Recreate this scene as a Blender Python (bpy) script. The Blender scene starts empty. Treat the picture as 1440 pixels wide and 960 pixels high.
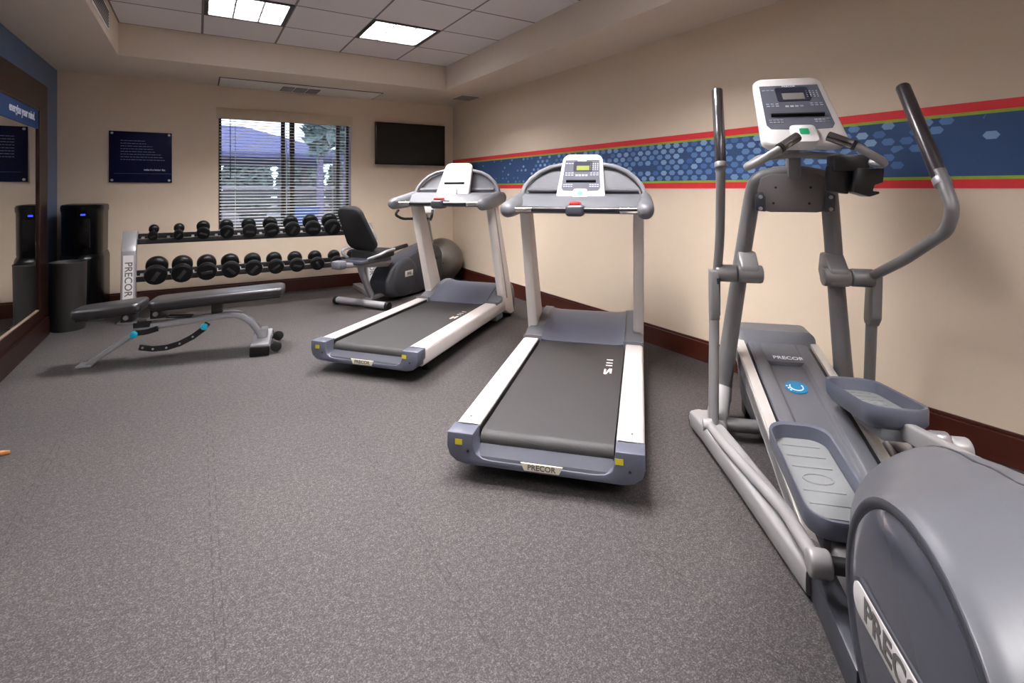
import bpy, bmesh, math, random
from mathutils import Vector, Matrix
random.seed(7)
R = math.radians
SC = bpy.context.scene
COL = SC.collection

# ------------------------------------------------------------------ materials
def lin(c):
    c = c / 255.0
    return c / 12.92 if c <= 0.04045 else ((c + 0.055) / 1.055) ** 2.4

def rgb(t):
    return (lin(t[0]), lin(t[1]), lin(t[2]), 1.0)

MATS = {}
def mat(name, col, rough=0.5, metal=0.0, var=0.06, scale=40.0, bump=0.0, spec=0.5, coat=0.0):
    """plain surface with slight procedural mottling"""
    m = bpy.data.materials.new(name); m.use_nodes = True
    nt = m.node_tree; b = nt.nodes['Principled BSDF']
    b.inputs['Roughness'].default_value = rough
    b.inputs['Metallic'].default_value = metal
    b.inputs['Specular IOR Level'].default_value = spec
    b.inputs['Coat Weight'].default_value = coat
    tc = nt.nodes.new('ShaderNodeTexCoord')
    nz = nt.nodes.new('ShaderNodeTexNoise'); nz.inputs['Scale'].default_value = scale
    nz.inputs['Detail'].default_value = 4
    nt.links.new(tc.outputs['Object'], nz.inputs['Vector'])
    mx = nt.nodes.new('ShaderNodeMix'); mx.data_type = 'RGBA'
    c = rgb(col)
    mx.inputs[6].default_value = tuple(max(0, x * (1 - var)) for x in c[:3]) + (1,)
    mx.inputs[7].default_value = tuple(min(1, x * (1 + var)) for x in c[:3]) + (1,)
    nt.links.new(nz.outputs['Fac'], mx.inputs[0])
    nt.links.new(mx.outputs[2], b.inputs['Base Color'])
    if bump:
        bp = nt.nodes.new('ShaderNodeBump'); bp.inputs['Strength'].default_value = bump
        bp.inputs['Distance'].default_value = 0.004
        nt.links.new(nz.outputs['Fac'], bp.inputs['Height'])
        nt.links.new(bp.outputs['Normal'], b.inputs['Normal'])
    MATS[name] = m
    return m

def emit(name, col, strength):
    m = bpy.data.materials.new(name); m.use_nodes = True
    nt = m.node_tree; nt.nodes.clear()
    o = nt.nodes.new('ShaderNodeOutputMaterial'); e = nt.nodes.new('ShaderNodeEmission')
    e.inputs['Color'].default_value = rgb(col); e.inputs['Strength'].default_value = strength
    nt.links.new(e.outputs[0], o.inputs[0])
    return m

wall_paint = mat('wall_paint', (228, 210, 188), 0.85, var=0.02, scale=6, bump=0.05)
soffit_paint = mat('soffit_paint', (224, 210, 194), 0.85, var=0.02, scale=6)
blue_paint = mat('blue_paint', (66, 98, 138), 0.35, var=0.03, scale=8)
tile_white = mat('ceiling_tile_white', (232, 227, 226), 0.9, var=0.06, scale=180, bump=0.15)
grid_grey = mat('ceiling_grid_grey', (150, 142, 140), 0.6)
vent_white = mat('vent_white', (238, 233, 228), 0.55)
vent_dark = mat('vent_dark', (84, 80, 80), 0.7)
wood_dark = mat('mahogany_baseboard', (66, 26, 16), 0.32, var=0.25, scale=14, coat=0.2)
panel_dark = mat('dark_lacquered_panel', (30, 15, 11), 0.3, var=0.2, scale=9, spec=0.14)
black_frame = mat('black_frame', (14, 13, 13), 0.45)
black_plastic = mat('black_plastic', (22, 22, 24), 0.38)
black_rubber = mat('black_rubber', (9, 9, 10), 0.42, var=0.2, scale=90, spec=0.3)
black_gloss = mat('black_gloss', (6, 6, 8), 0.26, spec=0.16)
black_vinyl = mat('black_vinyl', (36, 35, 38), 0.33, var=0.08, scale=120, bump=0.06)
black_mesh = mat('black_mesh_fabric', (16, 16, 20), 0.8, var=0.3, scale=200)
bin_grey = mat('bin_dark_grey', (30, 28, 28), 0.55, var=0.06)
silver = mat('silver_paint', (150, 150, 154), 0.36, metal=0.35, var=0.03)
rail_silver = mat('brushed_rail', (204, 197, 195), 0.36, metal=0.25, var=0.05, scale=60)
post_cream = mat('upright_paint', (232, 224, 219), 0.42, metal=0.0, var=0.03)
post_edge = mat('upright_edge_grey', (150, 146, 158), 0.4, metal=0.2)
ell_grey = mat('warm_grey_paint', (112, 110, 111), 0.4, metal=0.15, var=0.03)
ell_light = mat('pale_grey_paint', (148, 146, 146), 0.4, metal=0.15, var=0.03)
plastic_grey = mat('grey_plastic', (94, 95, 100), 0.45, var=0.03, scale=200)
plastic_mid = mat('slate_plastic', (88, 89, 95), 0.42, var=0.03, scale=200)
plastic_blue = mat('blue_grey_plastic', (80, 83, 96), 0.4, var=0.03, scale=200)
plastic_dark = mat('dark_slate_plastic', (56, 58, 66), 0.4, var=0.04)
disc_gloss = mat('dark_gloss_slate', (74, 77, 88), 0.16, var=0.03, coat=0.3)
tread_grey = mat('tread_insert_grey', (112, 114, 116), 0.6, var=0.05, scale=100)
white_plastic = mat('white_plastic', (236, 234, 234), 0.3, var=0.01)
face_grey = mat('console_face_grey', (84, 86, 96), 0.65, spec=0.2, var=0.04)
face_dark = mat('console_face_dark', (38, 40, 52), 0.6, spec=0.2)
lcd_green = mat('lcd_green', (128, 136, 66), 0.7, spec=0.15)
lcd_grey = mat('lcd_grey', (132, 130, 126), 0.25)
print_grey = mat('printed_key_grey', (176, 178, 188), 0.5)
guard_grey = mat('guard_grey', (62, 64, 72), 0.65, spec=0.15)
ledge_black = mat('ledge_black', (12, 12, 13), 0.7, spec=0.15)
track_metal = mat('brushed_track', (226, 222, 218), 0.3, metal=0.55, var=0.03)
rim_grey = mat('rim_grey', (126, 127, 132), 0.4)
chrome = mat('chrome', (220, 218, 214), 0.12, metal=1.0, var=0.02)
grip_metal = mat('dark_chrome_grip', (120, 118, 120), 0.22, metal=0.9, var=0.03)
grip_black = mat('grip_black', (44, 38, 42), 0.3)
green_icon = mat('green_icon', (28, 160, 104), 0.5)
red_clip = mat('red_clip', (204, 44, 38), 0.4)
yellow_label = mat('yellow_label', (196, 178, 44), 0.5)
cream_plate = mat('cream_nameplate', (214, 208, 186), 0.4)
white_plate = mat('white_nameplate', (206, 204, 204), 0.35)
text_dark = mat('lettering_dark', (92, 90, 88), 0.5)
text_white = mat('lettering_white', (226, 230, 238), 0.5)
text_faint = mat('lettering_faint', (120, 128, 160), 0.5)
belt_mat = mat('belt_rubber', (36, 34, 35), 0.62, var=0.10, scale=240, bump=0.2)
belt_print = mat('belt_print', (220, 208, 204), 0.6)
turquoise = mat('turquoise_knob', (20, 150, 178), 0.35)
logo_blue = mat('logo_blue', (14, 112, 156), 0.35)
ball_grey = mat('ball_grey', (104, 98, 92), 0.36, var=0.02)
sign_navy = mat('sign_navy', (9, 14, 48), 0.55, spec=0.12, var=0.08, scale=5)
strip_blue = mat('strip_blue', (22, 46, 84), 0.6, var=0.1, scale=30, spec=0.15)
mural_blue = mat('mural_blue', (34, 62, 102), 0.75, var=0.04, scale=3)
mural_red = mat('mural_red', (206, 44, 52), 0.75)
mural_green = mat('mural_green', (138, 160, 48), 0.75)
tan_wood = mat('tan_wood', (190, 130, 78), 0.5, var=0.2, scale=20)
blind_white = mat('blind_slat', (222, 218, 214), 0.45)
valance_mat = mat('valance_beige', (205, 187, 160), 0.7)
win_frame = mat('window_frame_bronze', (52, 46, 44), 0.45)
jamb_paint = mat('window_jamb', (176, 168, 180), 0.6)
screen_black = mat('tv_screen', (7, 7, 8), 0.2, spec=0.3)
silver_stud = mat('silver_stud', (190, 190, 196), 0.3, metal=0.8)
lens_black = mat('wheel_black', (20, 20, 20), 0.5)
blade_alu = mat('louver_aluminium', (168, 170, 174), 0.4, metal=0.0, var=0.12, scale=24)
tube_emit = emit('lamp_panel_glow', (255, 250, 250), 190.0)
led_blue = emit('cooler_led_blue', (60, 80, 255), 1.6)
# outdoors
paving = mat('patio_paving', (100, 100, 106), 0.9, var=0.15, scale=3)
roof_mat = mat('pavilion_shingle', (88, 90, 134), 0.85, var=0.15, scale=6)
foliage_a = mat('foliage_blue_green', (104, 122, 122), 0.9, var=0.35, scale=5)
foliage_b = mat('foliage_dark', (84, 98, 96), 0.9, var=0.35, scale=6)
out_white = mat('outdoor_white', (150, 150, 160), 0.5)
out_blue = mat('outdoor_blue', (52, 100, 170), 0.6)
out_wood = mat('outdoor_post', (92, 84, 92), 0.8)
fence_mat = mat('fence_dark', (74, 74, 80), 0.8, var=0.2, scale=8)
bark = mat('bark_pale', (104, 98, 130), 0.9, var=0.25, scale=12)

def floor_material():
    m = bpy.data.materials.new('speckled_rubber_tile'); m.use_nodes = True
    nt = m.node_tree; N = nt.nodes; Lk = nt.links; b = N['Principled BSDF']
    b.inputs['Roughness'].default_value = 0.62
    b.inputs['Specular IOR Level'].default_value = 0.35
    tc = N.new('ShaderNodeTexCoord')
    n1 = N.new('ShaderNodeTexNoise'); n1.inputs['Scale'].default_value = 210; n1.inputs['Detail'].default_value = 6; n1.inputs['Roughness'].default_value = 0.75
    n2 = N.new('ShaderNodeTexNoise'); n2.inputs['Scale'].default_value = 1.3; n2.inputs['Detail'].default_value = 3
    v = N.new('ShaderNodeTexVoronoi'); v.inputs['Scale'].default_value = 330
    for n in (n1, n2, v): Lk.new(tc.outputs['Object'], n.inputs['Vector'])
    cr = N.new('ShaderNodeValToRGB')
    cr.color_ramp.elements[0].position = 0.36; cr.color_ramp.elements[0].color = rgb((26, 25, 25))
    cr.color_ramp.elements[1].position = 0.66; cr.color_ramp.elements[1].color = rgb((93, 88, 89))
    e = cr.color_ramp.elements.new(0.5); e.color = rgb((56, 53, 53))
    Lk.new(n1.outputs['Fac'], cr.inputs[0])
    # pale rubber flecks, a random quarter of the cells
    lt = N.new('ShaderNodeMath'); lt.operation = 'GREATER_THAN'; lt.inputs[1].default_value = 0.86
    sp = N.new('ShaderNodeSeparateColor'); Lk.new(v.outputs['Color'], sp.inputs[0]); Lk.new(sp.outputs[0], lt.inputs[0])
    mx = N.new('ShaderNodeMix'); mx.data_type = 'RGBA'
    mx.inputs[7].default_value = rgb((124, 118, 117))
    ml = N.new('ShaderNodeMath'); ml.operation = 'MULTIPLY'; ml.inputs[1].default_value = 0.32
    Lk.new(lt.outputs[0], ml.inputs[0]); Lk.new(ml.outputs[0], mx.inputs[0]); Lk.new(cr.outputs[0], mx.inputs[6])
    n4 = N.new('ShaderNodeTexNoise'); n4.inputs['Scale'].default_value = 62; n4.inputs['Detail'].default_value = 2
    Lk.new(tc.outputs['Object'], n4.inputs['Vector'])
    c4 = N.new('ShaderNodeValToRGB')
    c4.color_ramp.elements[0].position = 0.36; c4.color_ramp.elements[0].color = (0.72, 0.72, 0.72, 1)
    c4.color_ramp.elements[1].position = 0.66; c4.color_ramp.elements[1].color = (1.22, 1.2, 1.2, 1)
    Lk.new(n4.outputs['Fac'], c4.inputs[0])
    m4 = N.new('ShaderNodeMix'); m4.data_type = 'RGBA'; m4.blend_type = 'MULTIPLY'; m4.inputs[0].default_value = 1
    Lk.new(mx.outputs[2], m4.inputs[6]); Lk.new(c4.outputs[0], m4.inputs[7]); mx = m4
    # wear
    mw = N.new('ShaderNodeMix'); mw.data_type = 'RGBA'; mw.blend_type = 'MULTIPLY'; mw.inputs[0].default_value = 1
    cw = N.new('ShaderNodeValToRGB')
    cw.color_ramp.elements[0].position = 0.3; cw.color_ramp.elements[0].color = (0.86, 0.86, 0.88, 1)
    cw.color_ramp.elements[1].position = 0.7; cw.color_ramp.elements[1].color = (1, 0.98, 0.97, 1)
    Lk.new(n2.outputs['Fac'], cw.inputs[0]); Lk.new(mx.outputs[2], mw.inputs[6]); Lk.new(cw.outputs[0], mw.inputs[7])
    # interlocking seams every 0.61 m: a toothed line
    sx = N.new('ShaderNodeSeparateXYZ'); Lk.new(tc.outputs['Object'], sx.inputs[0])
    def M(op, a, bb=None):
        n = N.new('ShaderNodeMath'); n.operation = op
        for i, q in enumerate((a, bb)):
            if q is None: continue
            if isinstance(q, (int, float)): n.inputs[i].default_value = q
            else: Lk.new(q, n.inputs[i])
        return n.outputs[0]
    def seam(a, along, off):
        tooth = M('MULTIPLY', M('SIGN', M('SINE', M('MULTIPLY', along, 2 * math.pi / 0.075))), 0.011)
        p = M('ADD', M('SUBTRACT', a, off), tooth)
        d = M('ABSOLUTE', M('SUBTRACT', M('FRACT', M('ADD', M('DIVIDE', p, 0.61), 0.5)), 0.5))
        ln = M('LESS_THAN', M('MULTIPLY', d, 0.61), 0.0022)
        n3 = N.new('ShaderNodeTexNoise'); n3.inputs['Scale'].default_value = 9; n3.inputs['Detail'].default_value = 4
        Lk.new(tc.outputs['Object'], n3.inputs['Vector'])
        return M('MULTIPLY', ln, M('GREATER_THAN', n3.outputs['Fac'], 0.47))
    s = M('MAXIMUM', seam(sx.outputs[0], sx.outputs[1], 0.05), M('MULTIPLY', seam(sx.outputs[1], sx.outputs[0], 1.2), 0.7))
    ms = N.new('ShaderNodeMix'); ms.data_type = 'RGBA'; ms.inputs[7].default_value = rgb((34, 32, 32))
    Lk.new(M('MULTIPLY', s, 0.85), ms.inputs[0]); Lk.new(mw.outputs[2], ms.inputs[6])
    Lk.new(ms.outputs[2], b.inputs['Base Color'])
    bp = N.new('ShaderNodeBump'); bp.inputs['Strength'].default_value = 0.25; bp.inputs['Distance'].default_value = 0.003
    Lk.new(n1.outputs['Fac'], bp.inputs['Height']); Lk.new(bp.outputs['Normal'], b.inputs['Normal'])
    return m

def ceiling_material():
    """acoustic tiles in a 0.61 m lay-in grid (grid lines at x = .035 + .6067k, y = 5.455 - .61k)"""
    m = tile_white.copy(); m.name = 'lay_in_tile_ceiling'
    nt = m.node_tree; N = nt.nodes; Lk = nt.links; b = N['Principled BSDF']
    src = b.inputs['Base Color'].links[0].from_socket
    tc = N.new('ShaderNodeTexCoord'); sx = N.new('ShaderNodeSeparateXYZ'); Lk.new(tc.outputs['Object'], sx.inputs[0])
    def M(op, a, bb=None):
        n = N.new('ShaderNodeMath'); n.operation = op
        for i, q in enumerate((a, bb)):
            if q is None: continue
            if isinstance(q, (int, float)): n.inputs[i].default_value = q
            else: Lk.new(q, n.inputs[i])
        return n.outputs[0]
    def ln(a, off, per):
        d = M('ABSOLUTE', M('SUBTRACT', M('FRACT', M('ADD', M('DIVIDE', M('SUBTRACT', a, off), per), 0.5)), 0.5))
        return M('LESS_THAN', M('MULTIPLY', d, per), 0.009)
    s = M('MAXIMUM', ln(sx.outputs[0], 0.035, 0.6065), ln(sx.outputs[1], 5.455, 0.61))
    ms = N.new('ShaderNodeMix'); ms.data_type = 'RGBA'; ms.inputs[7].default_value = rgb((132, 124, 124))
    Lk.new(s, ms.inputs[0]); Lk.new(src, ms.inputs[6]); Lk.new(ms.outputs[2], b.inputs['Base Color'])
    return m

def mirror_material():
    m = bpy.data.materials.new('mirror_glass'); m.use_nodes = True
    b = m.node_tree.nodes['Principled BSDF']
    b.inputs['Metallic'].default_value = 1; b.inputs['Roughness'].default_value = 0.01
    b.inputs['Base Color'].default_value = (0.84, 0.85, 0.84, 1)
    return m

def glass_material():
    m = bpy.data.materials.new('window_glass'); m.use_nodes = True
    nt = m.node_tree; nt.nodes.clear()
    o = nt.nodes.new('ShaderNodeOutputMaterial'); t = nt.nodes.new('ShaderNodeBsdfTransparent')
    g = nt.nodes.new('ShaderNodeBsdfGlossy'); g.inputs['Roughness'].default_value = 0.02
    mx = nt.nodes.new('ShaderNodeMixShader'); fr = nt.nodes.new('ShaderNodeFresnel'); fr.inputs[0].default_value = 1.35
    t.inputs[0].default_value = (0.93, 0.95, 0.97, 1)
    nt.links.new(fr.outputs[0], mx.inputs[0]); nt.links.new(t.outputs[0], mx.inputs[1])
    nt.links.new(g.outputs[0], mx.inputs[2]); nt.links.new(mx.outputs[0], o.inputs[0])
    return m
def hexagon_material():
    """printed blue field with staggered hexagons that thin out towards both ends"""
    m = mural_blue.copy(); m.name = 'mural_hexagon_print'
    nt = m.node_tree; N = nt.nodes; Lk = nt.links; b = N['Principled BSDF']
    src = b.inputs['Base Color'].links[0].from_socket
    tc = N.new('ShaderNodeTexCoord'); sx = N.new('ShaderNodeSeparateXYZ'); Lk.new(tc.outputs['Object'], sx.inputs[0])
    Y, Z = sx.outputs[1], sx.outputs[2]
    def M(op, a, bb=None):
        n = N.new('ShaderNodeMath'); n.operation = op
        for i, q in enumerate((a, bb)):
            if q is None: continue
            if isinstance(q, (int, float)): n.inputs[i].default_value = q
            else: Lk.new(q, n.inputs[i])
        return n.outputs[0]
    def mapr(v, a, c, d, e):
        n = N.new('ShaderNodeMapRange'); n.clamp = True; Lk.new(v, n.inputs[0])
        for i, q in enumerate((a, c, d, e)): n.inputs[i + 1].default_value = q
        return n.outputs[0]
    v = M('DIVIDE', M('SUBTRACT', Z, 1.2565), 0.0402); row = M('FLOOR', v)
    u = M('ADD', M('DIVIDE', Y, 0.08), M('MULTIPLY', M('MODULO', row, 2), 0.5)); cl = M('FLOOR', u)
    dy = M('MULTIPLY', M('ABSOLUTE', M('SUBTRACT', M('FRACT', u), 0.5)), 0.08)
    dz = M('MULTIPLY', M('ABSOLUTE', M('SUBTRACT', M('FRACT', v), 0.5)), 0.0402)
    sc = mapr(Y, 3.5, 5.5, 0.97, 0.42)
    hz = M('DIVIDE', dz, M('MULTIPLY', sc, 0.0182)); hy = M('DIVIDE', dy, M('MULTIPLY', sc, 0.0315))
    inside = M('LESS_THAN', M('MAXIMUM', hz, M('ADD', hy, M('MULTIPLY', hz, 0.45))), 1.0)
    cv = N.new('ShaderNodeCombineXYZ'); Lk.new(row, cv.inputs[0]); Lk.new(cl, cv.inputs[1])
    wn = N.new('ShaderNodeTexWhiteNoise'); wn.noise_dimensions = '3D'; Lk.new(cv.outputs[0], wn.inputs[0])
    sep = N.new('ShaderNodeSeparateColor'); Lk.new(wn.outputs['Color'], sep.inputs[0])
    prob = M('MULTIPLY', mapr(Y, 3.6, 5.55, 0.99, 0.12), mapr(Y, 0.75, 1.75, 0.0, 0.97))
    prob = M('MULTIPLY', prob, M('ADD', 1.0, M('MULTIPLY', mapr(Y, 1.0, 1.8, 1.0, 0.0), M('SUBTRACT', mapr(Z, 1.26, 1.53, 0.0, 1.5), 0.6))))
    on = M('MULTIPLY', inside, M('LESS_THAN', sep.outputs[0], prob))
    cr = N.new('ShaderNodeValToRGB'); Lk.new(sep.outputs[1], cr.inputs[0])
    cr.color_ramp.elements[0].color = rgb((58, 92, 146)); cr.color_ramp.elements[1].color = rgb((138, 166, 200))
    e = cr.color_ramp.elements.new(0.5); e.color = rgb((96, 130, 176))
    ms = N.new('ShaderNodeMix'); ms.data_type = 'RGBA'
    Lk.new(M('MULTIPLY', on, 0.92), ms.inputs[0]); Lk.new(src, ms.inputs[6]); Lk.new(cr.outputs[0], ms.inputs[7])
    Lk.new(ms.outputs[2], b.inputs['Base Color'])
    return m
FLOOR = floor_material(); CEIL = ceiling_material(); MIRROR = mirror_material(); GLASS = glass_material()

# ------------------------------------------------------------------ mesh builder
class MB:
    def __init__(s):
        s.bm = bmesh.new()
    def merge(s, b2, mi=0, M=None):
        if M is not None: b2.transform(M)
        bmesh.ops.recalc_face_normals(b2, faces=b2.faces[:])
        vm = {}
        for v in b2.verts: vm[v] = s.bm.verts.new(v.co)
        for f in b2.faces:
            try:
                g = s.bm.faces.new([vm[v] for v in f.verts]); g.material_index = mi
            except ValueError: pass
        b2.free(); return s
    def box(s, lo, hi, r=0.0, seg=2, mi=0, M=None):
        b = bmesh.new(); bmesh.ops.create_cube(b, size=1)
        for v in b.verts:
            v.co = Vector([lo[i] + (v.co[i] + 0.5) * (hi[i] - lo[i]) for i in range(3)])
        if r: bmesh.ops.bevel(b, geom=b.edges[:], offset=r, segments=seg, profile=0.5, affect='EDGES', clamp_overlap=True)
        return s.merge(b, mi, M)
    def prism(s, pts, plane, a, c, r=0.0, seg=2, mi=0, M=None):
        """polygon pts in plane ('xz','yz','xy') swept from a to c along the third axis"""
        b = bmesh.new()
        def P(p, t):
            if plane == 'xz': return (p[0], t, p[1])
            if plane == 'yz': return (t, p[0], p[1])
            return (p[0], p[1], t)
        A = [b.verts.new(P(p, a)) for p in pts]; Bv = [b.verts.new(P(p, c)) for p in pts]
        b.faces.new(A); b.faces.new(Bv[::-1]); n = len(pts)
        for i in range(n): b.faces.new([A[i], Bv[i], Bv[(i + 1) % n], A[(i + 1) % n]])
        bmesh.ops.recalc_face_normals(b, faces=b.faces[:])
        if r:
            es = [e for e in b.edges if len(e.link_faces) == 2 and e.calc_face_angle(0) > R(32)]
            bmesh.ops.bevel(b, geom=es, offset=r, segments=seg, profile=0.5, affect='EDGES', clamp_overlap=True)
        return s.merge(b, mi, M)
    def cyl(s, p, q, r0, r1=None, seg=24, mi=0, bev=0.0, M=None):
        p, q = Vector(p), Vector(q); r1 = r0 if r1 is None else r1
        b = bmesh.new(); d = q - p
        bmesh.ops.create_cone(b, cap_ends=True, segments=seg, radius1=r0, radius2=r1, depth=d.length)
        if bev:
            es = [e for e in b.edges if len(e.link_faces) == 2 and e.calc_face_angle(0) > R(50)]
            bmesh.ops.bevel(b, geom=es, offset=bev, segments=2, profile=0.5, affect='EDGES', clamp_overlap=True)
        b.transform(Matrix.Translation((p + q) / 2) @ d.to_track_quat('Z', 'Y').to_matrix().to_4x4())
        return s.merge(b, mi, M)
    def sphere(s, c, rad, seg=24, mi=0, M=None):
        b = bmesh.new(); bmesh.ops.create_uvsphere(b, u_segments=seg, v_segments=seg // 2, radius=1)
        rr = (rad,) * 3 if isinstance(rad, (int, float)) else rad
        for v in b.verts: v.co = Vector([c[i] + v.co[i] * rr[i] for i in range(3)])
        return s.merge(b, mi, M)
    def loft(s, rings, cap=True, mi=0, closed=True, M=None):
        b = bmesh.new(); vs = [[b.verts.new(p) for p in ring] for ring in rings]
        n = len(rings[0])
        for i in range(len(vs) - 1):
            for j in range(n if closed else n - 1):
                k = (j + 1) % n
                try: b.faces.new([vs[i][j], vs[i][k], vs[i + 1][k], vs[i + 1][j]])
                except ValueError: pass
        if cap:
            b.faces.new(vs[0][::-1]); b.faces.new(vs[-1])
        return s.merge(b, mi, M)
    def lathe(s, prof, c=(0, 0, 0), seg=32, mi=0, axis='z', M=None):
        rings = []
        for r_, z in prof:
            ring = []
            for k in range(seg):
                t = 2 * math.pi * k / seg
                if axis == 'z': ring.append((c[0] + r_ * math.cos(t), c[1] + r_ * math.sin(t), c[2] + z))
                elif axis == 'x': ring.append((c[0] + z, c[1] + r_ * math.cos(t), c[2] + r_ * math.sin(t)))
                else: ring.append((c[0] + r_ * math.cos(t), c[1] + z, c[2] + r_ * math.sin(t)))
            rings.append(ring)
        return s.loft(rings, mi=mi, M=M)
    def tube(s, pts, r, fillet=0.0, seg=14, mi=0, M=None, sq=None, up=None):
        """sweep a round (or sq=(w,h) rounded-rectangular) section along filleted pts; r may be a list per input point"""
        pts = [Vector(p) for p in pts]; rs = list(r) if isinstance(r, (list, tuple)) else [r] * len(pts)
        path, rad = [pts[0]], [rs[0]]
        for i in range(1, len(pts) - 1):
            a, c, d = pts[i - 1], pts[i], pts[i + 1]
            f = min(fillet, (a - c).length * 0.45, (d - c).length * 0.45)
            if f < 1e-4: path.append(c); rad.append(rs[i]); continue
            p0 = c + (a - c).normalized() * f; p1 = c + (d - c).normalized() * f
            for k in range(7):
                t = k / 6; path.append(p0 * (1 - t) ** 2 + c * 2 * t * (1 - t) + p1 * t * t); rad.append(rs[i])
        path.append(pts[-1]); rad.append(rs[-1])
        T = [(path[min(i + 1, len(path) - 1)] - path[max(i - 1, 0)]).normalized() for i in range(len(path))]
        u0 = Vector(up) if up else (Vector((0, 0, 1)) if abs(T[0].z) < 0.9 else Vector((1, 0, 0)))
        nrm = (u0 - T[0] * u0.dot(T[0])).normalized(); rings = []
        for i, p in enumerate(path):
            nrm = (nrm - T[i] * nrm.dot(T[i])).normalized(); bn = T[i].cross(nrm); ring = []
            for k in range(seg):
                t = 2 * math.pi * k / seg
                if sq:
                    ct, st = math.cos(t), math.sin(t); e = 0.35
                    x = math.copysign(abs(ct) ** e, ct) * sq[0] / 2; y = math.copysign(abs(st) ** e, st) * sq[1] / 2
                    sc = rad[i] if rad[i] else 1
                    ring.append(p + bn * x * sc + nrm * y * sc)
                else:
                    ring.append(p + (bn * math.cos(t) + nrm * math.sin(t)) * rad[i])
            rings.append(ring)
        return s.loft(rings, mi=mi, M=M)
    def build(s, name, mats, parent=None, smooth=True, ang=35):
        me = bpy.data.meshes.new(name); s.bm.to_mesh(me); s.bm.free()
        for m in (mats if isinstance(mats, (list, tuple)) else [mats]): me.materials.append(m)
        if smooth and len(me.polygons):
            me.polygons.foreach_set('use_smooth', [True] * len(me.polygons))
            me.set_sharp_from_angle(angle=R(ang))
        o = bpy.data.objects.new(name, me); COL.objects.link(o)
        if parent: o.parent = parent
        return o

def tag(o, label=None, cat=None, group=None, kind=None):
    if label: o['label'] = label
    if cat: o['category'] = cat
    if group: o['group'] = group
    if kind: o['kind'] = kind
    return o

def thing(name, label, cat, loc=(0, 0, 0), rz=0.0, group=None):
    o = bpy.data.objects.new(name, None); COL.objects.link(o)
    o.empty_display_size = 0.1
    o.location = loc; o.rotation_euler = (0, 0, rz)
    return tag(o, label, cat, group)

def copy_tree(o, parent=None):
    c = o.copy(); COL.objects.link(c)
    if parent: c.parent = parent
    for ch in list(o.children): copy_tree(ch, c)
    return c

def text(name, s, size, m, parent, M, extrude=0.0008, align='CENTER', bold=0.0, sx=1.0):
    cu = bpy.data.curves.new(name, 'FONT'); cu.body = s; cu.size = size; cu.extrude = extrude
    cu.align_x = align; cu.align_y = 'CENTER'; cu.offset = bold; cu.resolution_u = 3
    ob = bpy.data.objects.new('tmp', cu); me = bpy.data.meshes.new_from_object(ob)
    bpy.data.objects.remove(ob); bpy.data.curves.remove(cu)
    me.transform(M @ Matrix.Diagonal((sx, 1, 1, 1))); me.name = name
    me.materials.clear(); me.materials.append(m)
    o = bpy.data.objects.new(name, me); COL.objects.link(o)
    if parent: o.parent = parent
    return o

def frame(o, x, y):
    """matrix with local x, y axes along given directions, z = x cross y"""
    x = Vector(x).normalized(); y = Vector(y).normalized(); z = x.cross(y)
    M = Matrix.Identity(4)
    for i in range(3): M[i][0], M[i][1], M[i][2], M[i][3] = x[i], y[i], z[i], o[i]
    return M

def rrect(w, h, r, n=5, w2=None):
    """rounded rectangle, y from 0 to h; bottom width w, top width w2"""
    w2 = w if w2 is None else w2; out = []
    for cx, cy, a0 in ((w / 2 - r, r, -90), (w2 / 2 - r, h - r, 0), (-w2 / 2 + r, h - r, 90), (-w / 2 + r, r, 180)):
        for k in range(n + 1):
            a = R(a0 + 90 * k / n); out.append((cx + r * math.cos(a), cy + r * math.sin(a)))
    return out

# ------------------------------------------------------------------ room shell
XL, XR, YB, YF = -1.15, 3.006, 6.485, -2.6
ZS, ZC = 2.33, 2.605                       # soffit, raised ceiling
TX0, TX1, TY0, TY1 = -0.575, 2.44, -1.9, 5.46
WX0, WX1, WZ0, WZ1 = 0.1926, 1.625, 0.735, 2.025   # window opening

def struct(name, mb, m, parent=None, smooth=False):
    return tag(mb.build(name, m, parent, smooth=smooth), kind='structure')

struct('floor', MB().box((XL - 0.2, YF - 0.2, -0.1), (XR + 0.2, YB + 0.25, 0)), FLOOR)
struct('wall_right', MB().box((XR, YF, 0), (XR + 0.15, YB + 0.2, 2.8)), wall_paint)
struct('wall_left', MB().box((XL - 0.15, YF, 0), (XL, YB + 0.2, 2.8)), blue_paint)
struct('wall_front', MB().box((XL - 0.15, YF - 0.15, 0), (XR + 0.15, YF, 2.8)), wall_paint)
b = MB()
b.box((XL - 0.1, YB, 0), (WX0, YB + 0.2, 2.8)); b.box((WX1, YB, 0), (XR + 0.1, YB + 0.2, 2.8))
b.box((WX0, YB, 0), (WX1, YB + 0.2, WZ0)); b.box((WX0, YB, WZ1), (WX1, YB + 0.2, 2.8))
struct('wall_back', b, wall_paint)
struct('ceiling', MB().box((TX0 - 0.05, TY0 - 0.05, ZC + 0.14), (TX1 + 0.05, TY1 + 0.05, ZC + 0.2)), CEIL)
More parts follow.
